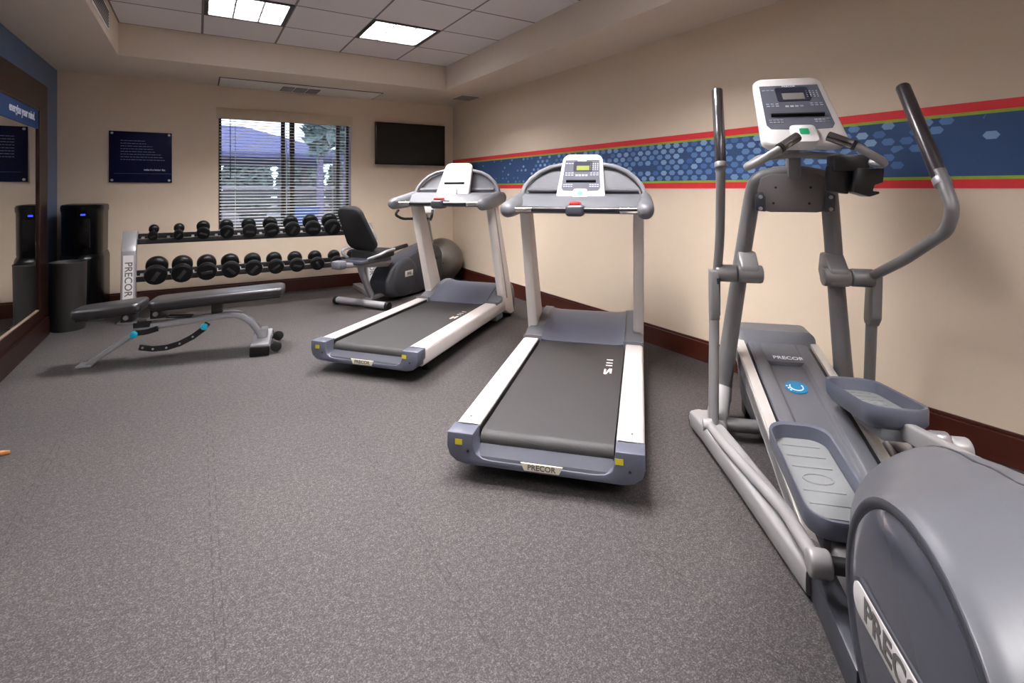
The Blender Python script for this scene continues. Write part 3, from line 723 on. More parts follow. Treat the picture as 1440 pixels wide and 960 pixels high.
# ------------------------------------------------------------------ elliptical
def make_elliptical():
    t = thing('elliptical_trainer', 'large grey elliptical trainer with long moving handles beside the mural wall', 'elliptical trainer', (2.445, 1.423, 0), R(45.5 - 90))
    # base
    b = MB(); b.cyl((-0.36, -0.09, 0.07), (0.36, -0.09, 0.07), 0.032, seg=20); b.build('front_stabilizer', ell_grey, t)
    for s in (-1, 1):
        r_ = MB()
        r_.tube([(s * 0.415, -0.02, 0.055), (s * 0.385, -0.14, 0.058), (s * 0.30, -0.55, 0.058), (s * 0.20, -1.06, 0.05)], [1, 1, 1, 1], fillet=0.06, seg=20, sq=(0.105, 0.085))
        r_.sphere((s * 0.415, -0.01, 0.05), (0.052, 0.05, 0.042), seg=18)
        r_.build('frame_rail', ell_light, t, ang=50)
        MB().cyl((s * 0.42, -0.03, 0), (s * 0.42, -0.03, 0.02), 0.03, seg=18).build('foot', black_rubber, t)
        lg = MB()
        lg.tube([(s * 0.285, 0.13, 0.10), (s * 0.28, 0.125, 0.22), (s * 0.215, 0.055, 0.785), (s * 0.172, 0.0, 1.15), (s * 0.155, -0.015, 1.245), (s * 0.06, -0.025, 1.275), (0, -0.025, 1.275)],
                [0.042, 0.042, 0.038, 0.038, 0.038, 0.034, 0.034], fillet=0.055, seg=18)
        lg.build('upright_leg', ell_grey, t, ang=60)
        MB().tube([(s * 0.365, -0.16, 0.07), (s * 0.32, 0.03, 0.09), (s * 0.286, 0.13, 0.17)], [0.05, 0.05, 0.047], seg=18).build('leg_casting', ell_light, t, ang=60)
        # pivot
        pv = MB(); pv.cyl((s * 0.13, -0.03, 0.785), (s * 0.245, -0.03, 0.785), 0.044, seg=28, bev=0.01)
        pv.prism([(-0.07, 0.75), (0.06, 0.74), (0.10, 0.80), (0.075, 0.89), (0.005, 0.89), (-0.07, 0.82)], 'yz', s * 0.15, s * 0.235, r=0.012)
        pv.build('pivot_housing', ell_grey, t, ang=40)
        sw = s < 0
        arm = thing_part('moving_arm', t)
        hub = MB(); hub.cyl((s * 0.248, -0.03, 0.785), (s * 0.345, -0.03, 0.785), 0.042, seg=28, bev=0.008)
        hub.build_into = None
        # upper bar, lower blade and rod in one painted weldment
        if sw:
            hub.tube([(s * 0.335, -0.03, 0.80), (s * 0.33, -0.07, 0.95), (s * 0.332, -0.10, 1.12), (s * 0.334, -0.12, 1.24), (s * 0.334, -0.105, 1.34)], 0.0215, fillet=0.06, seg=16)
            hub.prism([(-0.07, 0.80), (0.015, 0.80), (0.0, 0.58), (-0.015, 0.555), (-0.075, 0.56), (-0.082, 0.60)], 'yz', s * 0.33, s * 0.372, r=0.006)
            hub.tube([(s * 0.352, -0.045, 0.58), (s * 0.37, -0.15, 0.13), (s * 0.374, -0.17, 0.07)], [0.0235, 0.0235, 0.0235], seg=16)
        else:
            hub.tube([(s * 0.335, -0.05, 0.80), (s * 0.345, -0.30, 0.905), (s * 0.345, -0.60, 1.05), (s * 0.345, -0.635, 1.13), (s * 0.345, -0.575, 1.225), (s * 0.345, -0.55, 1.265)], 0.0215, fillet=0.07, seg=16)
            hub.prism([(-0.06, 0.80), (0.02, 0.80), (0.045, 0.58), (0.035, 0.56), (-0.02, 0.56), (-0.05, 0.60)], 'yz', s * 0.33, s * 0.372, r=0.006)
            hub.tube([(s * 0.352, 0.01, 0.58), (s * 0.37, 0.09, 0.13), (s * 0.374, 0.105, 0.07)], 0.0235, seg=16)
        hub.build('arm_weldment', ell_grey, arm, ang=50)
        if sw:
            MB().prism([(-0.065, 0.765), (-0.02, 0.765), (-0.03, 0.585), (-0.07, 0.585)], 'yz', s * 0.334, s * 0.352, r=0.003, M=Matrix.Translation((0.006, -0.008, 0))).build('blade_insert', black_plastic, arm)
        else:
            MB().prism([(-0.05, 0.765), (-0.005, 0.765), (0.02, 0.585), (-0.03, 0.585)], 'yz', s * 0.334, s * 0.352, r=0.003, M=Matrix.Translation((0, -0.006, 0))).build('blade_insert', black_plastic, arm)
        # grip
        if sw: g0, g1 = Vector((s * 0.334, -0.125, 1.30)), Vector((s * 0.334, -0.015, 1.69))
        else: g0, g1 = Vector((s * 0.345, -0.575, 1.212)), Vector((s * 0.345, -0.29, 1.622))
        d = (g1 - g0)
        g = MB(); g.cyl(g0 + d * 0.06, g1, 0.0255, seg=24, bev=0.006, mi=0); g.cyl(g0, g0 + d * 0.062, 0.0275, seg=24, bev=0.002, mi=1)
        if not sw:
            pass
        g.build('hand_grip', [grip_metal if sw else grip_black, silver], arm)
        # connecting link down to the pedal carriage
        lk = MB()
        if sw: lp = [(s * 0.395, -0.20, 0.105), (s * 0.36, -0.42, 0.115), (s * 0.245, -0.86, 0.125), (s * 0.255, -1.13, 0.175), (s * 0.255, -1.19, 0.19)]
        else: lp = [(s * 0.395, 0.10, 0.085), (s * 0.36, -0.2, 0.10), (s * 0.31, -0.55, 0.17), (s * 0.29, -0.70, 0.30), (s * 0.285, -0.78, 0.36)]
        lk.tube(lp, 0.021, fillet=0.08, seg=14)
        e_ = Vector(lp[-1]); lk.cyl(e_ - Vector((0.028, 0, 0)), e_ + Vector((0.028, 0, 0)), 0.036, seg=24, bev=0.008)
        lk.cyl(Vector(lp[0]) - Vector((0.03, 0, 0)), Vector(lp[0]) + Vector((0.012, 0, 0)), 0.028, seg=18, bev=0.004)
        lk.build('link_rod', ell_light, t, ang=50)
        MB().cyl(e_ + Vector((-s * 0.02, 0, 0)), e_ + Vector((-s * 0.09, 0, 0)), 0.022, seg=18).build('link_axle', black_plastic, t)
    # cross plate of the arch, bolts
    c = MB(); c.prism([(-0.155, 1.10), (-0.10, 1.088), (0.10, 1.088), (0.155, 1.10), (0.165, 1.15), (0.145, 1.25), (0.10, 1.27), (-0.10, 1.27), (-0.145, 1.25), (-0.165, 1.15)], 'xz', -0.062, -0.035, r=0.006)
    pl = c.build('arch_plate', mat('arch_plate_grey', (112, 108, 108), 0.45, metal=0.15), t)
    for s in (-1, 1):
        MB().prism([(s * 0.125, 1.09), (s * 0.17, 1.095), (s * 0.172, 1.17), (s * 0.14, 1.185), (s * 0.125, 1.16)], 'xz', -0.078, -0.05, r=0.005).build('clamp_bracket', plastic_dark, pl)
        for z in (1.105, 1.16): MB().cyl((s * 0.15, -0.086, z), (s * 0.15, -0.07, z), 0.009, seg=12, bev=0.003).build('bolt', silver_stud, pl)
    h = MB()
    for x, z in ((-0.08, 1.205), (0.07, 1.205), (-0.09, 1.13), (0.065, 1.13)): h.cyl((x, -0.064, z), (x, -0.0615, z), 0.006, seg=10)
    h.build('mounting_hole', black_plastic, pl)
    # mast and console
    MB().box((-0.028, -0.075, 1.25), (0.028, -0.02, 1.515), r=0.008).build('mast', ell_grey, t)
    console_panel(t, (0, -0.24, 1.392), (0, 0.67, 0.742), 0.352, 0.31, 0.485, 'grey')
    hb = MB(); hb.tube([(-0.075, -0.375, 1.415), (-0.13, -0.40, 1.375), (-0.245, -0.385, 1.30), (-0.262, -0.32, 1.292), (-0.16, -0.12, 1.345), (0, -0.09, 1.36), (0.16, -0.12, 1.345), (0.262, -0.30, 1.30), (0.25, -0.365, 1.305), (0.13, -0.36, 1.385), (0.06, -0.32, 1.42)], 0.0165, fillet=0.05, seg=14)
    hbar = hb.build('fixed_handlebar', ell_light, t, ang=60)
    for a, c_ in (((-0.075, -0.375, 1.415), (-0.142, -0.397, 1.371)), ((0.06, -0.32, 1.42), (0.14, -0.361, 1.378))):
        a, c_ = Vector(a), Vector(c_); d = (c_ - a).normalized()
        g = MB(); g.cyl(a - d * 0.004, c_, 0.0205, seg=20, bev=0.004, mi=0); g.cyl(c_ - d * 0.004, c_ + d * 0.01, 0.0215, seg=20, mi=1)
        g.build('pulse_grip', [grip_metal, black_plastic], hbar)
    a = MB(); a.box((0.10, -0.27, 1.275), (0.235, -0.17, 1.345), r=0.008); a.prism([(0.085, 1.19), (0.165, 1.175), (0.175, 1.285), (0.09, 1.30)], 'xz', -0.24, -0.19, r=0.006)
    a.prism([(0.165, 1.185), (0.225, 1.165), (0.262, 1.178), (0.262, 1.187), (0.238, 1.19), (0.245, 1.215), (0.275, 1.225), (0.28, 1.285), (0.18, 1.285)], 'xz', -0.29, -0.20, r=0.004)
    a.build('accessory_clamp', black_plastic, t)
    # inclined ramp
    P0, P1 = Vector((0, 0.30, 0.395)), Vector((0, -0.98, 0.075))
    D = (P1 - P0).normalized(); L = (P1 - P0).length
    M = frame(P0, (1, 0, 0), -D)          # local x = v, y = up-slope, z = out of the ramp
    r_ = MB()
    r_.prism([(-0.145, -0.02), (-0.145, 0.0), (-0.085, 0.004), (-0.07, -0.022), (0.07, -0.022), (0.085, 0.004), (0.145, 0.0), (0.145, -0.02), (0.12, -0.10), (-0.12, -0.10)], 'xz', -L, -0.02, r=0.004, seg=1, M=M)
    rp = r_.build('ramp', plastic_mid, t, ang=40)
    q = MB(); q.box((-0.14, -0.235, -0.03), (0.14, -0.04, 0.001), r=0.004, M=M); q.build('ramp_cover', plastic_mid, rp)
    text('brand_print', 'PRECOR', 0.038, text_white, rp, M @ Matrix.Translation((0.02, -0.20, 0.0016)), extrude=0.0004, bold=0.0006)
    lg = MB(); lg.cyl(M @ Vector((0.0, -0.415, -0.03)), M @ Vector((0.0, -0.415, -0.017)), 0.048, seg=32); lg = lg.build('round_logo', logo_blue, rp)
    a = MB()
    ringp = [M @ Vector((0.028 * math.cos(R(k)), -0.415 + 0.028 * math.sin(R(k)), -0.0165)) for k in range(150, 395, 14)]
    a.tube(ringp, 0.003, seg=6)
    for dx, dy in ((-0.036, -0.012), (-0.03, -0.026), (-0.04, 0.004)): a.cyl(M @ Vector((dx, -0.415 + dy, -0.018)), M @ Vector((dx, -0.415 + dy, -0.0155)), 0.0045, seg=10)
    a.build('logo_mark', text_white, lg)
    for s in (-1, 1):
        MB().box((s * 0.163, -L, -0.012), (s * 0.20, -0.05, 0.006), r=0.003, M=M).build('chrome_track', track_metal, t)
        MB().box((s * 0.146, -L, -0.035), (s * 0.163, -0.05, -0.012), M=M).build('track_slot', black_plastic, t)
        MB().box((s * 0.16, -L, -0.075), (s * 0.205, -0.06, -0.012), r=0.003, M=M).build('track_beam', ell_grey, t)
    # front hood of the lift motor, reaching the floor
    rings = []
    for (y, zt_, w_, z0) in ((-0.27, 0.17, 0.14, 0.06), (-0.24, 0.20, 0.165, 0.025), (-0.10, 0.238, 0.18, 0.015), (0.10, 0.288, 0.185, 0.02), (0.22, 0.345, 0.19, 0.04), (0.27, 0.44, 0.19, 0.06), (0.36, 0.455, 0.18, 0.10), (0.43, 0.43, 0.16, 0.14), (0.465, 0.36, 0.12, 0.2)):
        pts = rrect(w_ * 1.84, zt_ - z0, 0.05, 5, w_ * 2.08)
        rings.append([(p[0], y, z0 + p[1]) for p in pts])
    MB().loft(rings).build('front_hood', plastic_mid, t, ang=50)
    MB().box((-0.17, 0.16, 0.0), (0.17, 0.26, 0.07), r=0.01).build('front_foot', black_rubber, t)
    # pedals
    def pedal(s, x, yf, yr, zf, zr):
        Tn = Vector((0, yf - yr, zf - zr)); ln = Tn.length; Mp = frame((x, yr, zr), (1, 0, 0), Tn)
        pd = MB(); w_ = 0.205
        def rg(sc, z, dl=0.0, rad=0.07):
            return [Mp @ Vector((p[0] * sc, p[1], z)) for p in [(a, ln / 2 + (c - ln / 2) * (sc if dl == 0 else 1) ) for a, c in rrect(w_, ln, rad, 7)]]
        pd.loft([rg(0.86, -0.075), rg(0.98, -0.05), rg(1.0, 0.0), rg(0.985, 0.008), rg(0.93, 0.004), rg(0.88, -0.045)])
        o = pd.build('foot_pedal', plastic_blue, t, ang=45)
        ins = MB(); ins.prism([(a * 0.86, ln / 2 + (c - ln / 2) * 0.88) for a, c in rrect(w_, ln, 0.065, 6)], 'xy', -0.046, -0.040, M=Mp)
        for k in range(7):
            yy = ln * 0.15 + k * ln * 0.115
            if k in (3,):
                ins.tube([Mp @ Vector((0.045 * math.cos(R(q)), ln * 0.5 + 0.026 * math.sin(R(q)), -0.0395)) for q in range(0, 361, 24)], 0.003, seg=6)
            else: ins.box((-0.062, yy, -0.041), (0.062, yy + 0.008, -0.0375), r=0.001, M=Mp)
        ins.build('tread_insert', tread_grey, o)
        br = MB(); br.box((-0.06, 0.03, -0.115), (0.06, ln * 0.55, -0.07), r=0.012, M=Mp); br.build('pedal_carrier', plastic_mid, o)
        return Mp
    pedal(-1, -0.150, -0.60, -1.12, 0.315, 0.255)
    pedal(1, 0.165, -0.215, -0.70, 0.372, 0.435)
    a = MB()
    a.tube([(0.185, -0.55, 0.335), (0.185, -0.75, 0.37), (0.185, -1.20, 0.45)], [1, 1, 1], seg=16, sq=(0.04, 0.062)); a.build('pedal_arm', ell_light, t, ang=40)
    a = MB(); a.cyl((0.212, -0.60, 0.34), (0.158, -0.60, 0.34), 0.012, seg=14, bev=0.003); a.build('arm_bolt', silver_stud, t)
    a = MB(); a.cyl((0.20, -0.78, 0.385), (0.255, -0.78, 0.385), 0.024, seg=20, bev=0.007); a.build('arm_nut', silver_stud, t)
    a = MB(); a.tube([(-0.16, -0.98, 0.155), (-0.165, -1.10, 0.15), (-0.17, -1.38, 0.14)], [1, 1, 1], seg=16, sq=(0.05, 0.075)); a.build('pedal_arm', ell_light, t, ang=40)
    for s, y, z in ((-1, -0.56, 0.205), (1, -0.20, 0.30)):
        MB().cyl((s * 0.165, y, z), (s * 0.20, y, z), 0.035, seg=20, bev=0.004).build('track_roller', black_rubber, t)
    # flywheel housing at the rear: circular side discs, bulging towards a centre seam
    yc, zc = -1.651, 0.3135
    nose = [(-60, 0.50), (-30, 0.66), (-12, 0.74), (1, 0.714), (8, 0.63), (19, 0.54), (32.5, 0.455), (45.6, 0.375), (63, 0.325), (90, 0.30), (140, 0.295), (180, 0.295), (230, 0.29), (270, 0.285), (300, 0.34)]
    def Rn(a):
        a = (a + 60) % 360 - 60
        for (a0, r0), (a1, r1) in zip(nose, nose[1:] + [(300, 0.50)]):
            if a0 <= a <= a1: return r0 + (r1 - r0) * (a - a0) / max(1e-6, a1 - a0)
        return 0.3
    NA = 72; rings = []
    def prof(x, w, base=0.283):
        out = []
        for k in range(NA):
            a = 360 * k / NA - 60; r0 = base; r1 = Rn(a) + 0.012
            rr = r0 + (r1 - r0) * w
            zz = max(0.03, zc + rr * math.sin(R(a)))
            out.append((x, yc + rr * math.cos(R(a)), zz))
        return out
    xs_ = [-0.25, -0.246, -0.236, -0.215, -0.185, -0.15, -0.11, -0.07, -0.03, -0.006]
    def wgt(x): return max(0.0, 1 - (abs(x) / 0.245) ** 1.7)
    for side in (-1, 1):
        rings = []
        for x in xs_:
            base = 0.283 if abs(x) < 0.245 else 0.277
            rings.append(prof(-side * x if side > 0 else x, wgt(x), base))
        rings.append(prof((0.001 if side > 0 else -0.001), wgt(0.0) * 0.985, 0.281))
        MB().loft(rings).build('housing_half', plastic_mid, t, ang=50)
        if side < 0:
            sm = MB(); sm.tube([(0.0, yc + (Rn(a_) + 0.0105) * math.cos(R(a_)), zc + (Rn(a_) + 0.0105) * math.sin(R(a_))) for a_ in range(-20, 200, 4)], 0.0035, seg=8); sm.build('housing_seam', plastic_dark, t, ang=60)
        lip = MB(); lip.lathe([(0.279, 0), (0.281, -0.004), (0.275, -0.008), (0.264, -0.006), (0.26, 0.0)], c=(0, yc, zc), axis='x', seg=72, M=Matrix.Translation((-0.25, 0, 0)) if side < 0 else Matrix.Translation((0.25, 0, 0)) @ Matrix.Diagonal((-1, 1, 1, 1)))
        lip.build('disc_rim', plastic_dark, t, ang=60)
        dc = MB(); dc.lathe([(0.262, -0.0005), (0.25, -0.007), (0.20, -0.013), (0.10, -0.017), (0.001, -0.018)], c=(0, yc, zc), axis='x', seg=72, M=Matrix.Translation((-0.25, 0, 0)) if side < 0 else Matrix.Translation((0.25, 0, 0)) @ Matrix.Diagonal((-1, 1, 1, 1)))
        dsc = dc.build('side_disc', disc_gloss, t, ang=60)
        if side < 0:
            pts = [(p[1] , p[0]) for p in rrect(0.082, 0.40, 0.035, 6)]
            bz = MB(); bz.prism([(-1.455 - a_, 0.325 + c_) for a_, c_ in pts], 'yz', -0.2715, -0.255, r=0.003); bz.build('plate_bezel', plastic_dark, dsc)
            pts = [(p[1] , p[0]) for p in rrect(0.066, 0.384, 0.03, 6)]
            npl = MB(); npl.prism([(-1.463 - a_, 0.325 + c_) for a_, c_ in pts], 'yz', -0.2745, -0.268, r=0.001); npl = npl.build('nameplate', white_plate, dsc)
            text('lettering', 'PRECOR', 0.066, text_dark, npl, frame((-0.2748, -1.655, 0.325), (0, -1, 0), (0, 0, 1)), bold=0.002, sx=1.12)
    MB().box((-0.19, -1.95, 0.0), (0.19, -1.17, 0.075), r=0.008).build('rear_base', plastic_dark, t)
    for s in (-1, 1):
        MB().prism([(s * 0.165, -1.20), (s * 0.17, -1.05), (s * 0.235, -1.02), (s * 0.245, -1.40), (s * 0.2, -1.40)], 'xy', 0.0, 0.095, r=0.006).build('rail_cover', plastic_dark, t)
    return t

def thing_part(name, parent):
    """an empty that groups the pieces of one moving part under its thing"""
    o = bpy.data.objects.new(name, None); COL.objects.link(o); o.parent = parent; o.empty_display_size = 0.05
    return o
make_elliptical()

# ------------------------------------------------------------------ adjustable bench
def make_bench():
    t = thing('weight_bench', 'grey framed adjustable weight bench with black padding in front of the dumbbell rack', 'weight bench', (0.413, 4.291, 0), R(170 - 90))
    # local y runs from the wheeled rear (0) to the front foot (about 1.08); +x points to the back wall
    f = MB()
    f.tube([(0, -0.02, 0.055), (0, 0.06, 0.20), (0, 0.15, 0.275), (0, 0.30, 0.272), (0, 0.80, 0.228)], [1] * 5, fillet=0.09, seg=20, sq=(0.07, 0.05), up=(0, 1, 0))
    f.build('main_beam', silver, t, ang=40)
    l = MB(); l.tube([(0, 0.70, 0.245), (0, 0.78, 0.205), (0, 1.06, 0.012)], [1, 1, 1.0], fillet=0.04, seg=20, sq=(0.085, 0.035), up=(0, 1, 0)); l.box((-0.055, 1.03, 0), (0.055, 1.12, 0.014), r=0.004); l.build('front_leg', silver, t, ang=40)
    rb = MB(); rb.box((-0.20, -0.06, 0.022), (0.24, 0.06, 0.085), r=0.008); rb.build('rear_stabilizer', silver, t)
    for s in (-1, 1):
        ex = 0.24 if s > 0 else 0.20
        MB().box((s * ex - 0.018, -0.066, 0), (s * ex + 0.018, 0.066, 0.07), r=0.01).build('end_cap', black_rubber, t)
        MB().cyl((s * 0.15 - 0.018, -0.105, 0.045), (s * 0.15 + 0.018, -0.105, 0.045), 0.038, seg=24, bev=0.008).build('wheel', lens_black, t)
        MB().box((s * 0.15 - 0.006, -0.11, 0.038), (s * 0.15 + 0.006, -0.05, 0.052)).build('wheel_bracket', silver, t)
    MB().box((-0.045, -0.04, 0.085), (0.045, 0.03, 0.15), r=0.006).build('foot_block', silver, t)
    # pads
    def pad(name, y0, y1, z0, z1, w0, w1, th=0.06):
        Tn = Vector((0, y1 - y0, z1 - z0)); ln = Tn.length; M = frame((0, y0, z0), (1, 0, 0), Tn)
        m = MB(); pl = rrect(w0, ln, 0.05, 6, w1)
        def rg(sc, z): return [M @ Vector((p[0] * sc, ln / 2 + (p[1] - ln / 2) * (1 - (1 - sc) * 0.4), z)) for p in pl]
        m.loft([rg(0.92, 0), rg(0.985, 0.008), rg(1, 0.022), rg(1, 0.042), rg(0.975, 0.055), rg(0.9, 0.062)])
        o = m.build(name, black_vinyl, t, ang=60)
        bd = MB(); bd.box((-w0 * 0.38, 0.03, -0.012), (w0 * 0.38, ln - 0.03, 0.002), M=M); bd.build('backing_board', black_plastic, o)
        return o
    pad('back_pad', -0.16, 0.70, 0.405, 0.362, 0.27, 0.27)
    pad('seat_pad', 0.735, 1.13, 0.362, 0.33, 0.28, 0.23)
    for y, z in ((0.66, 0.325), (0.83, 0.315)):
        b = MB(); b.box((-0.07, y - 0.035, z - 0.03), (0.07, y + 0.035, z + 0.036), r=0.006); b.build('pad_bracket', black_plastic, t)
        b = MB(); b.cyl((-0.085, y, z + 0.005), (-0.068, y, z + 0.005), 0.016, seg=14, bev=0.003); b.build('pivot_bolt', silver_stud, t)
        b = MB(); b.box((-0.06, y - 0.055, z - 0.04), (0.06, y + 0.055, z - 0.028)); b.build('pivot_plate', silver, t)
    b = MB(); b.box((-0.045, 0.70, 0.235), (0.045, 0.80, 0.285), r=0.006); b.build('hinge_block', black_plastic, t)
    b = MB(); b.box((-0.03, 0.26, 0.27), (0.03, 0.33, 0.398), r=0.004); b.build('back_post', black_plastic, t)
    b = MB(); b.cyl((-0.03, 0.66, 0.295), (-0.03, 0.45, 0.285), 0.006, seg=8); b.cyl((0.03, 0.66, 0.295), (0.03, 0.45, 0.285), 0.006, seg=8); b.build('support_rod', black_plastic, t)
    # selector arcs with turquoise pop-pins
    arc = [(-0.06, 0.345 + 0.0, 0.235)]
    path = [(0.345, 0.235), (0.38, 0.19), (0.44, 0.145), (0.52, 0.105), (0.60, 0.085), (0.68, 0.085), (0.74, 0.10), (0.76, 0.105)]
    a = MB(); a.tube([(-0.05, y, z) for y, z in path], [1] * len(path), seg=16, sq=(0.012, 0.04), up=(0, 0, 1)); sa = a.build('selector_arc', black_plastic, t, ang=50)
    for y, z in path[2:7]: MB().cyl((-0.059, y, z), (-0.0555, y, z), 0.007, seg=10).build('selector_hole', silver_stud, sa)
    a = MB(); a.tube([(-0.05, 0.65, 0.225), (-0.05, 0.72, 0.205), (-0.05, 0.78, 0.205)], [1, 1, 1], fillet=0.04, seg=16, sq=(0.012, 0.038)); a.build('seat_selector', black_plastic, t, ang=50)
    for y, z in ((0.365, 0.215), (0.785, 0.20)):
        b = MB(); b.lathe([(0.002, -0.05), (0.02, -0.048), (0.024, -0.035), (0.02, -0.02), (0.01, -0.012), (0.009, 0.02)], c=(-0.045, y, z), axis='x', seg=20); b.build('pop_pin_knob', turquoise, t)
make_bench()

# ------------------------------------------------------------------ dumbbell rack and dumbbells
def make_rack():
    t = thing('dumbbell_rack', 'silver two tier dumbbell rack standing against the wall under the window', 'dumbbell rack', (0.56, 5.9, 0))
    # local x along the wall
    for s in (-1, 1):
        x = s * 1.09
        side = [(-0.30, 0.0), (-0.19, 0.0), (-0.145, 0.10), (-0.07, 0.60), (0.14, 0.79), (0.06, 0.81), (-0.03, 0.80), (-0.155, 0.60), (-0.215, 0.12)]
        side = [(-0.235, 0.05), (-0.13, 0.05), (-0.075, 0.62), (0.09, 0.80), (-0.02, 0.81), (-0.165, 0.64)]
        MB().prism(side, 'yz', x - 0.055, x + 0.055, r=0.010).build('upright', silver, t)
        MB().box((x - 0.05, -0.28, 0), (x + 0.05, 0.42, 0.055), r=0.01).build('floor_foot', silver, t)
        # nameplate on the sloping front face
        p0, p1 = Vector((x, -0.2305, 0.10)), Vector((x, -0.171, 0.60)); T = (p1 - p0)
        M = frame(p0, (1, 0, 0), T); npl = MB().prism(rrect(0.075, T.length, 0.004, 2), 'xy', 0.001, 0.004, M=M).build('nameplate', white_plate, t)
        text('lettering', 'PRECOR', 0.078, text_dark, npl, M @ Matrix.Translation((0, T.length * 0.58, 0.0045)) @ Matrix.Rotation(R(-90), 4, 'Z'), bold=0.001, sx=1.05)
    for z, y in ((0.725, 0.02), (0.395, -0.10)):
        for dy, dz in ((-0.055, -0.018), (0.06, 0.024)):
            r_ = MB(); r_.box((-1.04, y + dy - 0.015, z + dz - 0.024), (1.04, y + dy + 0.015, z + dz + 0.024), r=0.005); r_.build('tier_rail', black_plastic, t)
        for k in range(11):
            x = -1.0 + k * 0.2
            b_ = MB(); b_.box((x - 0.012, y - 0.055, z - 0.012), (x + 0.012, y + 0.06, z + 0.004), M=Matrix.Translation((0, y, z)) @ Matrix.Rotation(R(20), 4, 'X') @ Matrix.Translation((0, -y, -z))); b_.build('saddle', silver_stud, t)
make_rack()
ORD = ['first', 'second', 'third', 'fourth', 'fifth', 'sixth', 'seventh', 'eighth', 'ninth', 'tenth']
def dumbbell(x, y, z, tilt, rad, hl, gap, label, group):
    t = thing('dumbbell', label, 'dumbbell', (x, y, z), 0, group); t.rotation_euler = (tilt, 0, 0)
    for s in (-1, 1):
        a = gap / 2; p = [(0.014, a), (rad * 0.62, a + 0.002), (rad * 0.95, a + hl * 0.18), (rad, a + hl * 0.35), (rad, a + hl * 0.8), (rad * 0.93, a + hl * 0.97), (rad * 0.6, a + hl), (0.003, a + hl + 0.001)]
        hd = MB(); hd.lathe([(r_, s * q) for r_, q in p], axis='y', seg=28); h_ = hd.build('head', black_rubber, t, ang=50)
        if s < 0:
            d = MB(); d.box((-rad * 0.55, -a - hl - 0.003, -rad * 0.18), (rad * 0.55, -a - hl, rad * 0.18), r=0.001, M=Matrix.Rotation(random.uniform(-1.2, 1.2), 4, 'Y')); d.build('weight_label', mat_lbl, h_)
    MB().cyl((0, -gap / 2 - 0.004, 0), (0, gap / 2 + 0.004, 0), 0.0155, seg=18).build('handle', chrome, t)
mat_lbl = mat('dumbbell_label_grey', (40, 40, 43), 0.5)
for k in range(10):
    x = -0.357 + k * 0.2023
    r_ = 0.045 + 0.0042 * min(k, 8) if k > 1 else 0.038 + 0.003 * k
    dumbbell(x, 5.9 + 0.022, 0.765 + r_ * 0.55, R(21), r_ * 1.1, 0.055 + 0.003 * k, 0.085,
             f'{ORD[k]} black dumbbell along the upper tier, counted from the nameplate end of the rack' , 'dumbbells on the upper tier')
for k in range(10):
    x = -0.327 + k * 0.2015
    r_ = 0.105 - 0.0035 * k
    dumbbell(x, 5.9 - 0.098, 0.405 + r_ * 0.36, R(19), r_ * 0.86, 0.09 - 0.003 * k, 0.085,
             f'{ORD[k]} black dumbbell along the lower tier, counted from the nameplate end of the rack', 'dumbbells on the lower tier')

